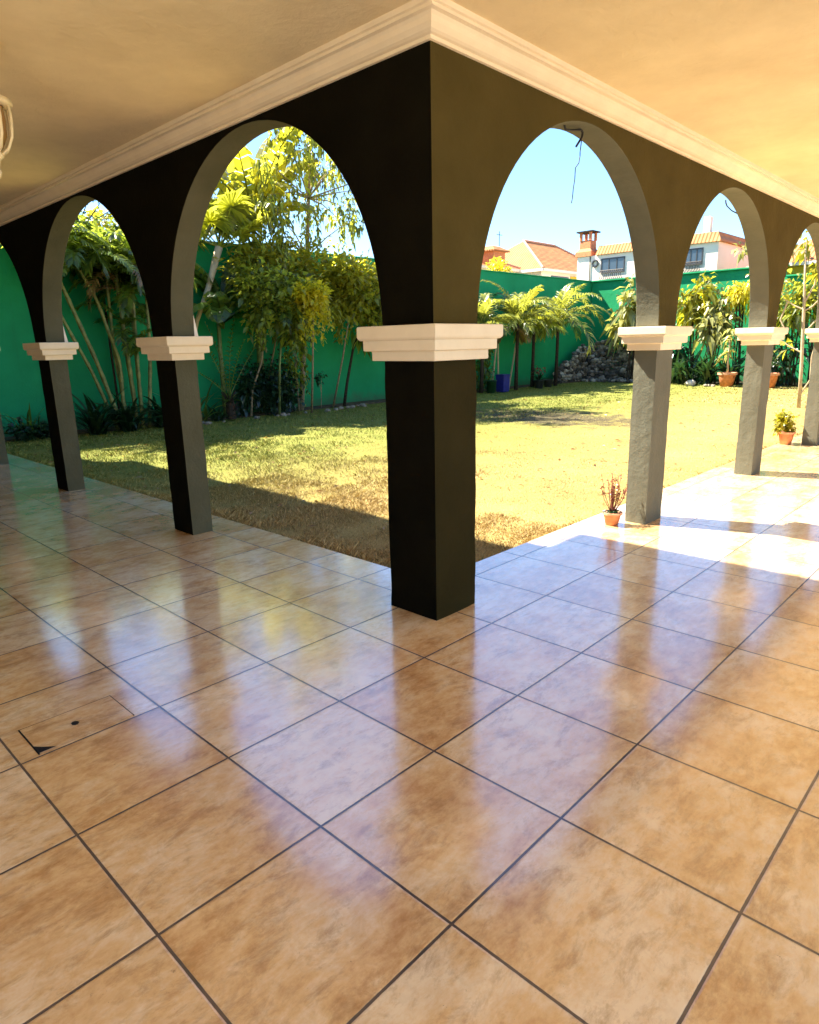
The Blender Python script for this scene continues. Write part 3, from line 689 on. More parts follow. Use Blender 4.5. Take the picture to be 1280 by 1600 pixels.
# shrubs in the middle of the left bed
def shrub(x, y, label, crown, leafm, nleaf, Ls, W, tr=None, barkm='bark', name='leafy_shrub', group=None, clumps=20, droop=.28, r0=0.05):
    cx, cy, cz, rx, ry, rz = crown
    t = thing(name, label, 'shrub', (x, y, BED), group)
    m = MB(); cc = leaf_cloud(m, (cx, cy, cz), rx, ry, rz, nleaf, Ls, W, droop, clumps)
    if group and rz > .5 and cz > 3:
        for _ in range(16):
            a = Vector((cx + rnd(-rx, rx), cy + rnd(-ry, ry), cz - rz*rnd(.2, .9))); ln = rnd(.3, 1.5)
            for k in range(int(ln*22)): m.leaf(a - Vector((rnd(-.08, .08), rnd(-.08, .08), ln*k/(ln*22))), (rnd(-1, 1), rnd(-1, 1), rnd(-1, .1)), Ls*rnd(.5, .9), Ls*W*.7, .4)
    m.build('crown', M[leafm], t)
    m = MB(); tr = tr or [(x, y, BED), ((x+cx)/2, (y+cy)/2, cz*0.45), (cx, cy, cz)]
    limbs(m, tr, r0, r0*0.5, cc[:9]); m.build('trunk', M[barkm], t, smooth=True); return t
GB = 'leafy shrubs along the left wall'
shrub(15.9, 24.8, 'shrub on a thin curved trunk, its pale leaf clusters hanging by the young palm', (17.0, 23.7, 4.7, 1.5, .9, 1.3), 'leaf', 2600, .34, .28, [(15.9, 24.8, BED), (16.05, 24.8, 1.0), (16.6, 24.8, 2.1), (16.9, 24.85, 3.2), (17.1, 24.9, 4.4)], group=GB)
shrub(17.35, 24.9, 'dense blackish-green shrub reaching the ground left of the pale tree trunk', (17.5, 24.8, 1.2, .95, .55, 1.15), 'leaf_dark', 1700, .22, .32, group=GB, name='dark_shrub')
shrub(18.35, 24.7, 'light green climbing shrub wrapped round the foot of the pale tree trunk', (18.35, 24.75, 1.9, .45, .35, 1.5), 'leaf', 520, .2, .3, group=GB)
shrub(18.2, 23.6, 'bright yellow leafy shrub glowing in front of the slender tree', (17.75, 22.5, 4.65, .75, .5, .6), 'leaf_yellow', 1100, .24, .32, group=GB, name='yellow_shrub')
shrub(20.6, 25.0, 'bright lime leafy shrub between the yellow shrub and the small dark-trunked tree', (21.0, 23.7, 5.1, 1.8, .9, 1.2), 'leaf_lime', 3000, .34, .27, group=GB)
t = shrub(21.2, 24.9, 'small tree with a thin dark slanting trunk next to the corner pillar', (23.3, 23.5, 4.8, 1.9, .9, 1.2), 'leaf', 3000, .38, .26,
      [(21.2, 24.9, BED), (21.45, 24.9, 1.0), (21.9, 24.9, 2.5), (22.5, 24.85, 3.7), (23.2, 24.8, 4.6)], 'darkbark', 'small_tree', GB, 22, .35, 0.08)
t['category'] = 'tree'
m = MB()
for _ in range(26): m.leaf((22.3 + rnd(-.5, .3), 24.7 + rnd(-.3, .3), rnd(3.0, 4.0)), (rnd(-1, 1), rnd(-1, 1), -1), rnd(.5, 1.0), .1, .5)
m.build('hanging_leaves', M['leaf'], t)
# slanting climber between trunk and small tree
shrub(16.9, 25.5, 'tangle of green and pale leaves behind the curved trunk', (18.2, 24.8, 5.9, 2.6, .7, 1.2), 'leaf_lime', 2600, .30, .26, group=GB, clumps=20)
shrub(25.6, 25.2, 'mid-green shrub half hidden behind the corner pillar', (25.4, 25.1, 4.4, 1.5, .7, 1.2), 'leaf', 1100, .4, .22, group=GB)
t = thing('fern_palm', 'feathery drooping palm between the curved trunk and the pale tree trunk', 'palm', (17.0, 24.3, BED))
m = MB(); m.tube([(17.0, 24.3, BED), (17.1, 24.2, 2.0), (17.3, 24.0, 4.2)], [.06, .05, .05], 7); m.build('stem', M['stalk'], t, smooth=True)
m = MB()
for k in range(13): frond(m, (17.3, 24.0, 4.2 + rnd(-.2, .2)), 2*PI*k/13*2.4, rnd(.3, 1.3), rnd(1.5, 2.3), rnd(1.8, 2.9), 20, .5, .04)
m.build('fronds', M['leaf_palm'], t)
m = MB(); leaf_cloud(m, (16.2, 25.0, 1.0), .75, .35, .95, 700, .26, .3, .4, 12); tag(m.build('low_shrub', M['leaf_dark']), 'low dark green shrub just right of the young palm, against the wall', 'plant')
m = MB()
for k in range(26): strap(m, (13.3 + rnd(-.3, .3), 24.6 + rnd(-.2, .2), BED), rnd(0, 2*PI), rnd(.6, 1.45), rnd(1.0, 2.2), rnd(.8, 2), .05)
tag(m.build('strap_leaf_plant', M['leaf_palm']), 'green arching plant just right of the second left pillar, left of the young palm', 'plant')
# little seedling
shrub(19.95, 25.1, 'tiny dark-headed seedling against the sunlit foot of the green wall', (20.05, 25.1, 1.3, .22, .2, .22), 'leaf_dark', 90, .16, .3, r0=0.02, group=GB, clumps=5)

# young palm
t = thing('young_palm', 'young palm with a short shaggy brown trunk and long upright fronds', 'palm', (14.75, 24.5, BED))
m = MB(); m.tube([(14.75, 24.5, BED), (14.75, 24.5, .5), (14.78, 24.5, .85)], [.2, .18, .1], 10)
for k in range(26):
    a = rnd(0, 2*PI); z = rnd(.1, .9); m.tube([(14.75 + .15*math.cos(a), 24.5 + .15*math.sin(a), z), (14.75 + .34*math.cos(a), 24.5 + .3*math.sin(a), z + rnd(.05, .3))], [.03, .012], 4)
m.build('trunk', M['darkbark'], t)
m = MB()
for az, el, ln in [(0.2, 1.5, 3.2), (2.9, 1.45, 3.0), (0.1, 1.0, 3.2), (3.2, 1.25, 2.6), (-1.2, 1.3, 2.4), (3.0, .8, 1.8)]: frond(m, (14.76, 24.5, .8), az, el, ln, .35, 16, .3, .022, .022)
for k in range(18): strap(m, (14.75, 24.5, .6), rnd(0, 2*PI), rnd(.2, 1.1), rnd(.5, .9), 1.2, .03)
m.build('fronds', M['leaf_palm'], t)
strap_plant(14.1, 24.35, 'dark low tuft at the left foot of the young palm', 30, .8, .04, 'leaf_dark')

# cordyline-like palms by the corner
GP = 'arching palms near the far corner'
def arching_palm(x, y, top, label, n, Ln, leafm, name='arching_palm'):
    t = thing(name, label, 'palm', (x, y, BED), GP)
    m = MB(); m.tube([(x, y, BED), (x + .05, y, top*0.5), (x + .1, y, top)], [.13, .1, .1], 9); m.build('trunk', M['darkbark'], t, smooth=True)
    m = MB()
    for k in range(n): frond(m, (x + .1, y, top + rnd(-.3, .25)), 2*PI*k/n*2.4 + rnd(-.3, .3), rnd(.35, 1.5), Ln*rnd(.6, 1.15), rnd(1.0, 2.5), 17, .9, .048, .025, .5, 1.0, .38)
    m.build('fronds', M[leafm], t)
    return t
p = arching_palm(34.1, 23.9, 3.8, 'arching palm with a yellow leaf, above the blue bin', 28, 3.1, 'leaf_arch')
m = MB(); paddle(m, (34.6, 23.8, 4.6), -0.2, 1.05, .3, 1.9, .42, 1.7, .2); m.build('yellow_leaf', M['leaf_yellow'], p)
m = MB()
for k in range(4): frond(m, (34.2, 24.4, 3.7), 2*PI*k/4, -.3, 1.6, .9, 14, .5, .05)
m.build('dry_fronds', M['leaf_dry'], p)
arching_palm(38.6, 23.9, 3.9, 'wide arching palm nearest the corner of the green walls', 32, 3.7, 'leaf_arch')
arching_palm(36.6, 24.4, 3.5, 'arching palm squeezed between its two larger neighbours', 13, 2.4, 'leaf')
arching_palm(31.2, 24.3, 3.6, 'arching palm partly hidden behind the capital of the corner pillar', 13, 2.3, 'leaf_arch')
t = thing('climbing_vine', 'thin pale twining vine stems against the green wall beside the corner pillar', 'vine', (32.2, 25.8, BED))
m = MB()
for k in range(7):
    x = 31.8 + rnd(-.4, .9); pts = [(x + .18*math.sin(q*1.1 + k), 26.1 - rnd(0, .15), BED + q*.75) for q in range(10)]
    m.tube(pts, .022, 5, False)
m.build('stem', M['dead_branch'], t)
m = MB(); leaf_cloud(m, (32.1, 25.9, 4.2), .8, .2, 2.6, 360, .24, .28, .4, 22, .3); m.build('foliage', M['leaf'], t)
t = thing('leafy_pole_plant', 'leafy green upright plant beside the blue bin, close to the corner pillar', 'plant', (31.6, 24.6, BED))
m = MB(); leaf_cloud(m, (31.9, 24.7, 1.7), .6, .4, 1.6, 900, .25, .28, .4, 16); m.build('foliage', M['leaf_palm'], t)
m = MB()
for a, b in (((32.6, 24.6), (33.1, 24.6)), ((33.4, 24.7), (33.3, 24.7)), ((33.9, 24.3), (34.9, 24.4))): m.tube([(a[0], a[1], BED), (b[0], b[1], 3.2)], .05, 6)
m.build('stem', M['dead_branch'], t)

# blue bin, dark pots and bowl
def tub(m, c, r0, r1, h, n=20): m.lathe(c, [(0, 0), (r0, 0), (r1, h), (r1*1.07, h), (r1*1.07, h*1.06), (r1*.95, h*1.06), (r1*.9, h*.9), (0, h*.88)], n)
t = thing('storage_bin', 'blue plastic bin standing on the lawn edge below the palms', 'bin', (32.9, 24.0, LZ))
m = MB(); m.rect_rings(32.62, 33.2, 23.75, 24.3, [(-.06, LZ), (0, LZ + .05), (.02, .82)]); m.build('bin_body', M['blue'], t, bevel=.01)
m = MB(); m.rect_rings(32.62, 33.2, 23.75, 24.3, [(.05, .82), (.05, .88), (-.02, .9)]); m.build('lid', M['blue'], t, bevel=.01)
t = thing('green_bucket', 'dark green round bucket left of the blue bin', 'bucket', (31.9, 24.1, LZ))
m = MB(); tub(m, (31.9, 24.1, LZ), .25, .3, .7); m.build('bucket_body', M['greenplastic'], t, smooth=True)
GT = 'dark pots below the palms'
for x, y, r, h, lb, lf in [(36.6, 23.9, .34, .5, 'dark round pot with a sprouting plant in front of the green wall', True), (38.0, 24.1, .3, .45, 'small dark empty pot beside the stone heap', False)]:
    t = thing('plant_pot', lb, 'pot', (x, y, LZ), GT)
    m = MB(); tub(m, (x, y, LZ), r*.75, r, h); m.build('pot_body', M['darkpot'], t, smooth=True)
    if lf:
        m = MB()
        for k in range(26): strap(m, (x, y, LZ + h*.9), rnd(0, 2*PI), rnd(.4, 1.4), rnd(.5, 1.1), rnd(.6, 2), .035)
        m.build('plant', M['leaf_dark'], t)
        m = MB(); leaf_cloud(m, (x, y, 1.0), .3, .3, .25, 50, .2, .3, .3, 5); m.build('reddish_leaves', M['leaf_red'], t)

# dry stone heap wall in the corner
m = MB()
def stone(m, c, r, seed, sq=(1, 1, .7), n=8):
    vs = []; fs = []; rows = 6
    for a in range(rows + 1):
        th = PI*a/rows
        for b in range(n):
            ph = 2*PI*b/n; d = Vector((math.sin(th)*math.cos(ph), math.sin(th)*math.sin(ph), math.cos(th)))
            k = 1 + .42*noise.noise(d*1.6 + Vector((seed*3.1, seed, 0))); vs.append((c[0] + d.x*r*k*sq[0], c[1] + d.y*r*k*sq[1], c[2] + d.z*r*k*sq[2]))
    for a in range(rows):
        for b in range(n): fs.append((a*n+b, (a+1)*n+b, (a+1)*n+(b+1) % n, a*n+(b+1) % n))
    m.add(vs, fs)
sd = 0
for row in range(16):
    z = LZ + .12 + row*.18; wid = 5.1 if row < 10 else 5.1 - (row-9)*.75
    y = 21.2 + (0 if row < 10 else (row-9)*.42)
    while y < 21.2 + wid + (0 if row < 7 else (row-6)*.3):
        r = rnd(.11, .2); sd += 1; stone(m, (45.2 + rnd(-.14, .14) + row*.03, y, z + rnd(-.05, .05)), r, sd, (1, 1.25, .8)); y += r*rnd(1.5, 2.1)
x = 40.8
while x < 45:
    top = 0.5 + (x - 40.8)*.5
    z = LZ + .1
    while z < top: sd += 1; stone(m, (x + rnd(-.1, .1), 25.4 + rnd(-.15, .15), z), rnd(.12, .21), sd, (1.25, 1, .8)); z += .19
    x += .27
for _ in range(60):
    sd += 1; stone(m, (44.4 + rnd(-.7, .3), rnd(21.0, 25.2), LZ + .1), rnd(.08, .2), sd)
tag(m.build('dry_stone_wall', M['rock']), 'dark dry-stacked volcanic stone wall in the far garden corner', 'stone wall')

# edging stones along the left bed
src = None; GE = 'pale edging stones along the left bed'
for k in range(34):
    x = rnd(12.4, 20) if k % 3 == 0 else rnd(19.5, 29); y = 24.0 + rnd(-.22, .22) + (.35 if x > 20 else 0)
    if k < 4:
        m = MB(); stone(m, (0, 0, 0), .12, 50 + k, (1.2, 1, .7)); o = m.build('edging_stone', M['pebble']); src = (src or []) + [o]
    else:
        o = src[k % 4].copy(); COL.objects.link(o)
    o.location = (x*U, y*U, (lawn_z(x, y) + .04)*U); s = rnd(.45, 1.2); o.scale = (s, s, s); o.rotation_euler.z = rnd(0, 6)
    tag(o, 'one of the small pale stones edging the bed along the left green wall', 'stone', GE)

# shrubs along the back wall
GK = 'shrubs along the back wall'
def big_leaf_bush(x, y, z, rx, ry, rz, n, leafm, label, Ls=.75, name='variegated_bush', base='leaf_dark'):
    t = thing(name, label, 'shrub', (x, y, BED), GK)
    m = MB(); leaf_cloud(m, (x, y, z), rx, ry, rz, n, Ls, .2, .7, 18, .42); m.build('foliage', M[leafm], t)
    m = MB()
    for _ in range(7): m.tube([(x + rnd(-.3, .3), y + rnd(-.3, .3), BED), (x + rnd(-rx, rx)*.5, y + rnd(-ry, ry)*.5, z)], [.05, .03], 5)
    m.build('stem', M['darkbark'], t); return t
big_leaf_bush(44.6, 21.5, 4.4, .9, 1.25, 1.7, 420, 'leaf_pale', 'cream variegated bush in front of the back wall, left of the first right pillar', .95)
big_leaf_bush(44.6, 17.5, 4.9, .8, 1.0, 1.3, 380, 'leaf_lime', 'lime green large-leaved bush, leftmost in the second right arch')
big_leaf_bush(44.2, 16.0, 4.2, .8, 1.0, 1.5, 400, 'leaf_pale', 'pale cream-leaved bush in the middle of the second right arch')
big_leaf_bush(44.8, 14.75, 5.3, .6, .75, .75, 520, 'leaf_yellow', 'golden yellow bush at right of the second right arch', .4, 'yellow_bush')
big_leaf_bush(44.6, 11.6, 4.4, .8, 1.6, 1.6, 520, 'leaf', 'mid-green bush behind the thin young tree on the right', .6)
big_leaf_bush(44.9, 10.6, 4.9, .8, 1.5, .8, 420, 'leaf_lime', 'sunlit lime bush topping the far right of the back wall', .5)
for x, y, lb in [(43.9, 18.2, 'dark strap-leaved clump left of the white stone'), (43.9, 17.2, 'dark strap-leaved clump behind the white stone'), (43.8, 16.2, 'dark strap-leaved clump beside the big pot with pale plant'), (44.3, 15.0, 'dark strap-leaved clump behind the big pot with pale plant')]:
    strap_plant(x, y, lb, 52, 2.6, .07, 'leaf_dark', 'dark strap-leaved clumps by the back wall', spread=1.8)
big_leaf_bush(44.4, 12.3, 1.6, .7, 1.5, 1.5, 900, 'leaf_dark', 'dark green low bush right of the second right pillar', .4, 'dark_bush')
big_leaf_bush(45.2, 19.6, 2.0, .6, 1.2, 1.6, 700, 'leaf_dark', 'dark bush behind the first right pillar', .45, 'dark_bush')
m = MB(); stone(m, (43.1, 16.9, LZ + .12), .3, 91, (1, 1.1, .75), 12); tag(m.build('white_stone', M['white'], smooth=True), 'round white stone on the lawn below the cream bush', 'stone')

# tree beyond the back wall
t = thing('pale_leaf_tree', 'tree with drooping whitish leaves beyond the back wall, before the white house', 'tree', (48.6, 15.3, BED))
tg = [(48.6 + rnd(-1, 1), 15.2 + rnd(-1.4, 1.3), rnd(6.6, 9.0)) for _ in range(14)]
m = MB(); limbs(m, [(48.6, 15.3, BED), (48.6, 15.3, 4), (48.6, 15.2, 8)], .14, .07, tg); m.build('trunk', M['darkbark'], t, smooth=True)
m = MB()
for q in tg: leaf_cloud(m, q, .5, .55, .4, 24, .55, .24, .7, 3)
m.build('crown', M['leaf_pale'], t)

# terracotta pots
def pot(x, y, r, h, label, group, z=LZ, rim=True):
    t = thing('terracotta_pot', label, 'flower pot', (x, y, z), group)
    m = MB(); m.lathe((x, y, z), [(0, 0), (r*.68, 0), (r*.97, h*.86), (r*.97, h*.88)], 22); m.build('pot_body', M['terracotta'], t, smooth=True)
    m = MB(); m.lathe((x, y, z), [(r*.96, h*.84), (r*1.1, h*.85), (r*1.12, h), (r*.98, h), (r*.95, h*.92), (0, h*.9)], 22); m.build('rim', M['terra_rim'], t)
    return t
GQ = 'large terracotta pots by the back wall'
t = pot(42.6, 14.55, .5, .85, 'large terracotta pot with a pale-leaved plant, left of the second right pillar', GQ)
m = MB(); m.tube([(42.6, 14.55, .7), (42.6, 14.6, 1.6), (42.65, 14.6, 2.6)], [.06, .05, .04], 6)
m.build('stem', M['dead_branch'], t, smooth=True)
m = MB()
for k in range(46):
    z = rnd(1.5, 3.2); m.leaf((42.6 + rnd(-.15, .15), 14.6 + rnd(-.15, .15), z), (rnd(-1, 1), rnd(-1, 1), rnd(-.2, .5)), rnd(.5, .9), .1, .6)
m.build('leaves', M['leaf_pale'], t)
t = pot(42.6, 12.25, .5, .85, 'large terracotta pot peeping out right of the second right pillar', GQ)
m = MB()
for k in range(40): m.leaf((42.6 + rnd(-.3, .3), 12.2 + rnd(-.3, .3), rnd(.8, 1.8)), (rnd(-1, 1), rnd(-1, 1), rnd(0, 1)), rnd(.3, .6), .1, .5)
m.build('leaves', M['leaf_dark'], t)
for k, (x, y) in enumerate([(42.2, 15.4), (42.1, 15.15), (42.25, 12.7), (42.1, 15.6)]):
    m = MB(); stone(m, (x, y, LZ + .08), .13, 120 + k); tag(m.build('pot_stone', M['pebble']), 'one of the small pale stones lying at the foot of the large pots', 'stone', 'pale stones by the large pots')

# small pot plants at the porch edge
GO = 'small pot plants at the porch edge'
t = pot(9.16, 4.84, .135, .2, 'small orange pot with a reddish twiggy plant at the first right pillar', GO, 0.0)
m = MB()
for k in range(26):
    a = rnd(0, 2*PI); e = rnd(.0, .15); h = rnd(.3, .62)
    pts = [(9.16 + rnd(-.03, .03), 4.84 + rnd(-.03, .03), .17), (9.16 + e*math.cos(a), 4.84 + e*math.sin(a), .17 + h*.5), (9.16 + e*1.5*math.cos(a), 4.84 + e*1.5*math.sin(a), .17 + h)]
    m.tube(pts, [.006, .004, .003], 4, False)
    for q in range(9): m.leaf(Vector(pts[1]).lerp(Vector(pts[2]), rnd(0, 1)), (rnd(-1, 1), rnd(-1, 1), .6), rnd(.03, .06), .012, .1)
m.build('reddish_twigs', M['leaf_red'], t)
m = MB()
for k in range(40): m.leaf((9.16 + rnd(-.09, .09), 4.84 + rnd(-.09, .09), .2), (rnd(-1, 1), rnd(-1, 1), .4), rnd(.06, .13), .025, .4)
m.build('low_leaves', M['leaf_dark'], t)
t = pot(19.22, 5.12, .19, .33, 'small orange pot with a lime green leafy plant at the third right pillar', GO, 0.0)
m = MB(); leaf_cloud(m, (19.2, 5.16, .58), .22, .22, .22, 380, .14, .34, .3, 12); m.build('leaves', M['leaf_lime'], t)

# thin young tree on the lawn to the right
t = thing('young_tree', 'thin pale young tree with forking bare branches on the lawn at right', 'tree', (30.9, 7.75, LZ))
m = MB(); m.tube([(31, 7.74, LZ), (31, 7.82, 1.5), (31, 7.95, 3.3), (31, 8.0, 4.0), (31, 8.05, 4.6), (31, 8.2, 6.4)], [.075, .065, .06, .055, .045, .03], 8)
for pts in ([(31, 7.98, 3.7), (31, 7.7, 3.85), (31, 7.4, 4.2), (31, 7.3, 5.2)], [(31, 7.98, 3.75), (31, 8.3, 3.9), (31, 8.75, 4.2), (31, 8.95, 4.7)], [(31, 7.92, 2.1), (31, 8.3, 2.3), (31, 8.75, 2.6)],
            [(31, 7.75, .4), (31, 7.45, 1.0), (31, 7.5, 1.9), (31, 7.4, 2.6)], [(31, 8.0, 4.0), (31.2, 7.75, 4.7), (31.1, 7.6, 5.6)], [(31, 8.6, 4.1), (31, 8.8, 3.4), (31, 8.5, 2.85)], [(31, 7.4, 4.1), (31, 7.45, 3.4), (31, 7.75, 3.0)]):
    m.tube(pts, [.035, .03, .024, .016][:len(pts)], 6, False)
m.build('trunk', M['dead_branch'], t, smooth=True)
m = MB()
for q, n in (((31, 7.5, 5.3), 30), ((31, 8.9, 4.7), 14), ((31, 8.5, 2.2), 10), ((31, 8.2, 6.2), 24), ((31.1, 7.6, 5.2), 18)): leaf_cloud(m, q, .35, .35, .35, n, .38, .3, .6, 4)
m.build('crown', M['leaf_lime'], t)

# ------------------------------------------------------------------ houses beyond the walls
t = thing('white_house', 'white house beyond the back wall with terracotta band, chimney and grilled window', 'house', (52, 24, 0))
m = MB(); m.box(50, 62, 18.4, 29.25, -.4, 9.15); m.build('wall', M['white'], t)
m = MB()
m.add([(49.8, 18.2, 9.15), (49.8, 27.6, 9.15), (50.3, 27.6, 9.85), (50.3, 18.6, 9.85), (62, 18.2, 9.15), (62, 18.6, 9.85), (62, 27.6, 9.85), (62, 27.6, 9.15)],
      [(0, 1, 2, 3), (4, 0, 3, 5), (3, 2, 6, 5), (0, 4, 7, 1), (1, 7, 6, 2), (4, 5, 6, 7)])
m.build('roof', M['rooftile'], t)
ch = MB(); ch.rect_rings(50.0, 51.2, 28.1, 29.3, [(.12, 9.15), (.1, 9.5), (-.12, 9.75), (-.15, 10.35), (-.15, 10.36)]); c = ch.build('chimney', M['terracotta'], t)
m = MB()
m = None
for x, y in ((50.18, 28.28), (51.0, 28.28), (50.18, 29.1), (51.0, 29.1)):
    m = MB(); m.box(x-.09, x+.09, y-.09, y+.09, 10.362, 10.95); m.build('flue_post', M['terracotta'], c)
m = MB(); m.box(49.95, 51.25, 28.0, 29.4, 10.952, 11.05); m.build('chimney_cap', M['darkbark'], c)
for y0, y1, z0, z1 in ((25.2, 27.15, 7.75, 8.85), (19.4, 20.7, 7.75, 8.85)):
    m = MB(); m.box(49.93, 50.02, y0, y0+.08, z0, z1); m.box(49.93, 50.02, y1-.08, y1, z0, z1); m.box(49.93, 50.02, y0+.081, y1-.081, z1-.08, z1); m.box(49.93, 50.02, y0+.081, y1-.081, z0, z0+.08)
    for f in (.33, .66): m.box(49.94, 50.02, y0 + (y1-y0)*f - .035, y0 + (y1-y0)*f + .035, z0+.081, z1-.081)
    w = m.build('window', M['frame'], t)
    m = MB(); m.box(49.97, 49.99, y0+.05, y1-.05, z0+.05, z1-.05); m.build('pane', M['glass'], w)
    m = MB()
    for k in range(12):
        y = y0 + (y1-y0)*(k+.5)/12; m.tube([(49.8, y, 7.95), (49.62, y + .05, 7.7), (49.6, y, 7.45), (49.75, y - .05, 7.25)], .025, 5)
    m.tube([(49.8, y0, 7.95), (49.8, y1, 7.95)], .03, 5); m.tube([(49.75, y0, 7.25), (49.75, y1, 7.25)], .03, 5); m.build('window_grille', M['metal_dark'], w)
m = MB(); m.lathe((0, 0, 0), [(.26, -.06), (.3, 0), (.26, .06), (.18, .06), (.18, -.06), (.26, -.06)], 18)
m.v = [(49.93 + z, 27.65 + x, 8.55 + y) for x, y, z in m.v]; m.build('round_vent', M['frame'], t)
m = MB(); m.tube([(49.95, 28.1, 6), (49.95, 28.1, 9.1)], .035, 6); m.build('downpipe', M['metal_dark'], t)
m = MB(); m.box(50.3, 50.75, 19.2, 19.65, 9.852, 10.9); m.build('roof_post', M['white'], t)
m = MB(); m.add([(49.98, 18.4, 6.5), (49.98, 19.0, 6.5), (49.98, 19.0, 9.14), (49.98, 18.4, 9.14)], [(0, 3, 2, 1)])

def hip_house(x0, x1, y0, y1, ze, zr, label, g):
    t = thing('tiled_house', label, 'house', ((x0+x1)/2, (y0+y1)/2, 0), g)
    m = MB(); m.box(x0+.4, x1-.4, y0+.4, y1-.4, -.4, ze - .02); m.build('wall', M['white'], t)
    cx0, cx1, cy = x0 + (y1-y0)*.42, x1 - (y1-y0)*.42, (y0+y1)/2
    m = MB(); m.add([(x0, y0, ze), (x1, y0, ze), (x1, y1, ze), (x0, y1, ze), (cx0, cy, zr), (cx1, cy, zr)], [(0, 1, 5, 4), (1, 2, 5), (2, 3, 4, 5), (3, 0, 4), (3, 2, 1, 0)])
    m.build('roof', M['rooftile'], t)
    m = MB(); m.tube([(x0, y0, ze+.05), (cx0, cy, zr+.04), (cx1, cy, zr+.04), (x1, y0, ze+.05)], .12, 6); m.tube([(x1, y1, ze+.05), (cx1, cy, zr+.04)], .12, 6); m.build('ridge_tiles', M['terra_rim'], t)
    m = MB(); m.box(x0, x1, y0 - .08, y0 - .005, ze - .22, ze + .02); m.box(x0 - .08, x0 - .005, y0, y1, ze - .22, ze + .02); m.build('fascia', M['white'], t)
    return t
GH = 'tiled houses behind the left wall'
h1 = hip_house(54, 68, 35, 45, 9.1, 12.3, 'house with orange hipped tile roof nearest the white house, left of its chimney', GH)
m = MB(); m.box(56, 59, 35.30, 35.39, 6.5, 8.6); m.build('window', M['frame'], h1)
m = MB(); m.box(59.4, 66, 35.3, 35.39, 7.9, 8.7); m.build('ochre_band', M['yellowwall'], h1)
h2 = hip_house(41, 54.5, 37.5, 46, 9.2, 11.0, 'low tile-roofed house farther left, with a boxy dormer on its roof', GH)
d = MB(); d.rect_rings(49.3, 51.0, 37.0, 39.0, [(0, 9.3), (0, 10.4)]); d.build('dormer', M['terracotta'], h2)
m = MB(); m.rect_rings(49.3, 51.0, 37.0, 39.0, [(.3, 10.4), (.3, 10.5), (-.4, 10.9)]); m.build('dormer_roof', M['rooftile'], h2)
m = MB(); m.tube([(51.5, 38, 10), (51.5, 38, 12.3)], .03, 5); m.tube([(51.1, 38, 12.0), (51.9, 38, 12.0)], .025, 5); m.build('antenna', M['metal_dark'], h2)
m = MB(); leaf_cloud(m, (47.5, 35.2, 8.8), 1.3, .6, .7, 420, .34, .3, .4, 9)
t = thing('flowering_bush', 'yellow bush top peeping over the left wall before the tiled houses', 'shrub', (47.5, 35.2, 0))
m.build('crown', M['leaf_yellow'], t); m = MB(); m.tube([(47.5, 35.2, -.2), (47.5, 35.2, 8.6)], [.15, .08], 6); m.build('trunk', M['bark'], t)
t = thing('yellow_house', 'yellow house with white eave and tiled roof behind the lower far right wall', 'house', (56, 11, 0))
m = MB(); m.box(50, 62, 5, 16, -.4, 7.1); m.build('wall', M['yellowwall'], t)
m = MB(); m.box(49.5, 62, 4.5, 16.3, 7.102, 7.3); m.build('eave', M['white'], t)
m = MB(); m.add([(49.5, 4.5, 7.302), (49.5, 16.3, 7.302), (55, 12, 9.9), (55, 9, 9.9), (62, 4.5, 7.302), (62, 16.3, 7.302)], [(0, 1, 2, 3), (1, 5, 2), (5, 4, 3, 2), (4, 0, 3)]); m.build('roof', M['rooftile'], t)

# ------------------------------------------------------------------ grass blades (stuff)
rg = random.Random(3); vs = []; fs = []
def blades(n, x0, x1, y0, y1, h, w, keep=None):
    for _ in range(n):
        x = rg.uniform(x0, x1); y = rg.uniform(y0, y1)
        if keep and not keep(x, y): continue
        cl = noise.noise(Vector((x*1.3, y*1.3, 9)))
        if cl < rg.uniform(-.9, .1): continue
        z = lawn_z(x, y) - .01; a = rg.uniform(0, 2*PI); l = h*rg.uniform(.4, 1.2)*(1 + .6*cl); dx, dy = math.cos(a), math.sin(a); b = rg.uniform(.2, 1.3)*l
        k = len(vs); c, s = -dy*w, dx*w
        vs.extend([((x-c)*U, (y-s)*U, z*U), ((x+c)*U, (y+s)*U, z*U), ((x+dx*b*.5+c*.6)*U, (y+dy*b*.5+s*.6)*U, (z+l*.7)*U), ((x+dx*b)*U, (y+dy*b)*U, (z+l)*U)])
        fs.extend([(k, k+1, k+2), (k, k+2, k+3)])
blades(60000, 5.6, 9.0, 5.4, 13, .055, .005)
blades(38000, 5.6, 12, 9, 25, .08, .008)
blades(30000, 8, 15, 5.4, 14, .032, .006)
blades(60000, 12, 31, 5.4, 24, .032, .008)
blades(30000, 9, 32, 15, 24.8, .075, .012)
blades(6000, 5.56, 30, 5.3, 5.5, .09, .005)
blades(1800, 5.54, 5.66, 5.4, 24, .13, .006)
blades(9000, 5.57, 5.9, 5.4, 24, .12, .008)
blades(16000, 31, 45, 6, 25, .06, .02)
me = bpy.data.meshes.new('grass'); me.from_pydata(vs, [], fs); me.materials.append(M['grass'])
g = bpy.data.objects.new('grass', me); COL.objects.link(g); tag(g, 'short dry grass blades over the lawn', 'grass', kind='stuff')

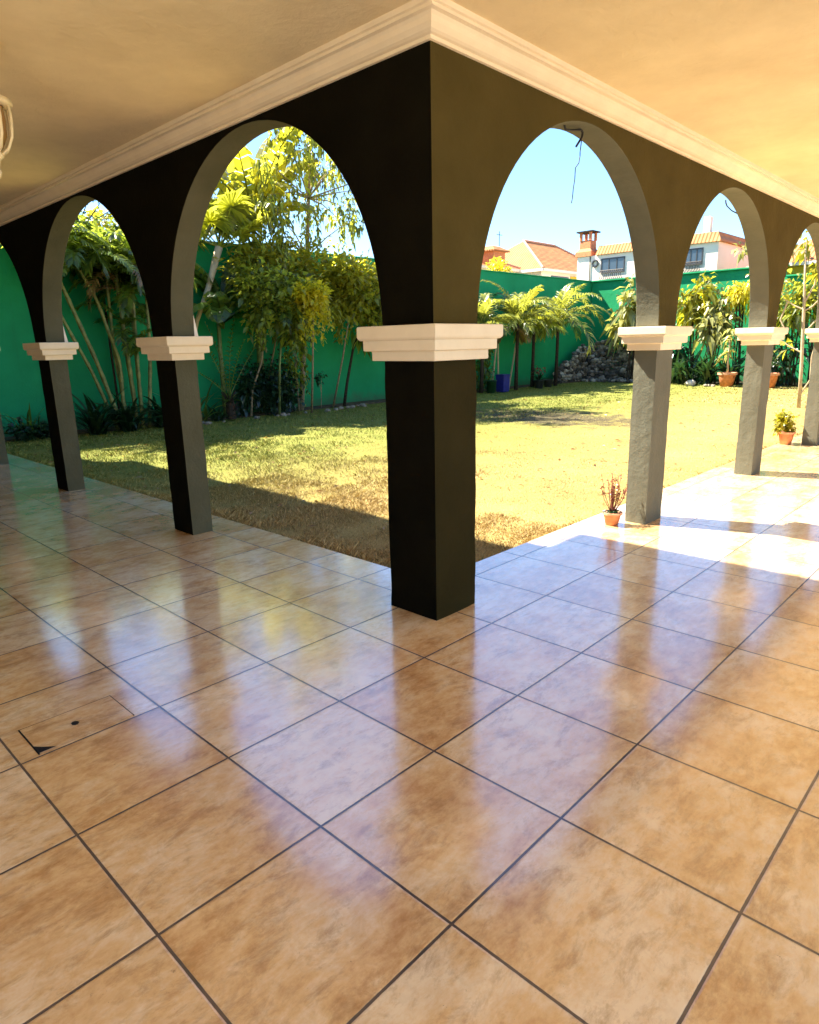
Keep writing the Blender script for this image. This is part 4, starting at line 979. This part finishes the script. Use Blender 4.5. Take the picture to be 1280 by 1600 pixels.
m = MB()
for _ in range(900):
    x = rg.uniform(5.8, 30); y = 5.5 + 19*rg.random()**.7; m.leaf((x, y, lawn_z(x, y) + .03), (rg.uniform(-1, 1), rg.uniform(-1, 1), .05), rg.uniform(.08, .2), rg.uniform(.015, .04), .02)
tag(m.build('fallen_leaves', M['leaf_dry']), 'scattered dry fallen leaves on the lawn', 'leaves', kind='stuff')
# ------------------------------------------------------------------ light
SUN = Vector((-0.28, 0.77, 1.0)).normalized()
w = bpy.data.worlds.new('World'); SC.world = w; w.use_nodes = True; nt = w.node_tree
sky = nt.nodes.new('ShaderNodeTexSky'); sky.sky_type = 'NISHITA'; sky.sun_disc = False
sky.sun_elevation = math.asin(SUN.z); sky.sun_rotation = math.atan2(SUN.x, SUN.y); sky.air_density = 1.2; sky.dust_density = 0.0; sky.ozone_density = 10.0
bg = nt.nodes['Background']; nt.links.new(sky.outputs[0], bg.inputs['Color']); bg.inputs['Strength'].default_value = 0.05
sl = bpy.data.lights.new('sun', 'SUN'); sl.energy = 3.2; sl.angle = math.radians(0.5); sl.color = (1, 0.93, 0.80)
so = bpy.data.objects.new('sun', sl); COL.objects.link(so); so.rotation_euler = (-SUN).to_track_quat('-Z', 'Y').to_euler()

# ------------------------------------------------------------------ camera
yaw, pitch, roll = 0.765672227, -0.247033758, -0.0211220719
cam = bpy.data.cameras.new('camera'); co = bpy.data.objects.new('camera', cam); COL.objects.link(co); SC.camera = co
cy, sy, cp, sp = math.cos(yaw), math.sin(yaw), math.cos(pitch), math.sin(pitch)
F = Vector((cy*cp, sy*cp, sp)); R0 = Vector((sy, -cy, 0)); U0 = R0.cross(F)
cr, sr = math.cos(roll), math.sin(roll); RR = R0*cr + U0*sr; UU = R0*-sr + U0*cr
mw = Matrix((RR, UU, -F)).transposed().to_4x4(); mw.translation = Vector((-0.0113496560, 0.291488809, 2.72729183))*U
co.matrix_world = mw
cam.sensor_fit = 'HORIZONTAL'; cam.sensor_width = 36; cam.lens = 36*1038.68656/1280; cam.clip_end = 600; cam.clip_start = 0.05

SC.view_settings.view_transform = 'Standard'; SC.view_settings.look = 'None'; SC.view_settings.gamma = 1
SC.view_settings.exposure = 2.94
SC.cycles.max_bounces = 14; SC.cycles.diffuse_bounces = 10; SC.cycles.glossy_bounces = 4; SC.cycles.use_denoising = True
SC.cycles.sample_clamp_indirect = 3
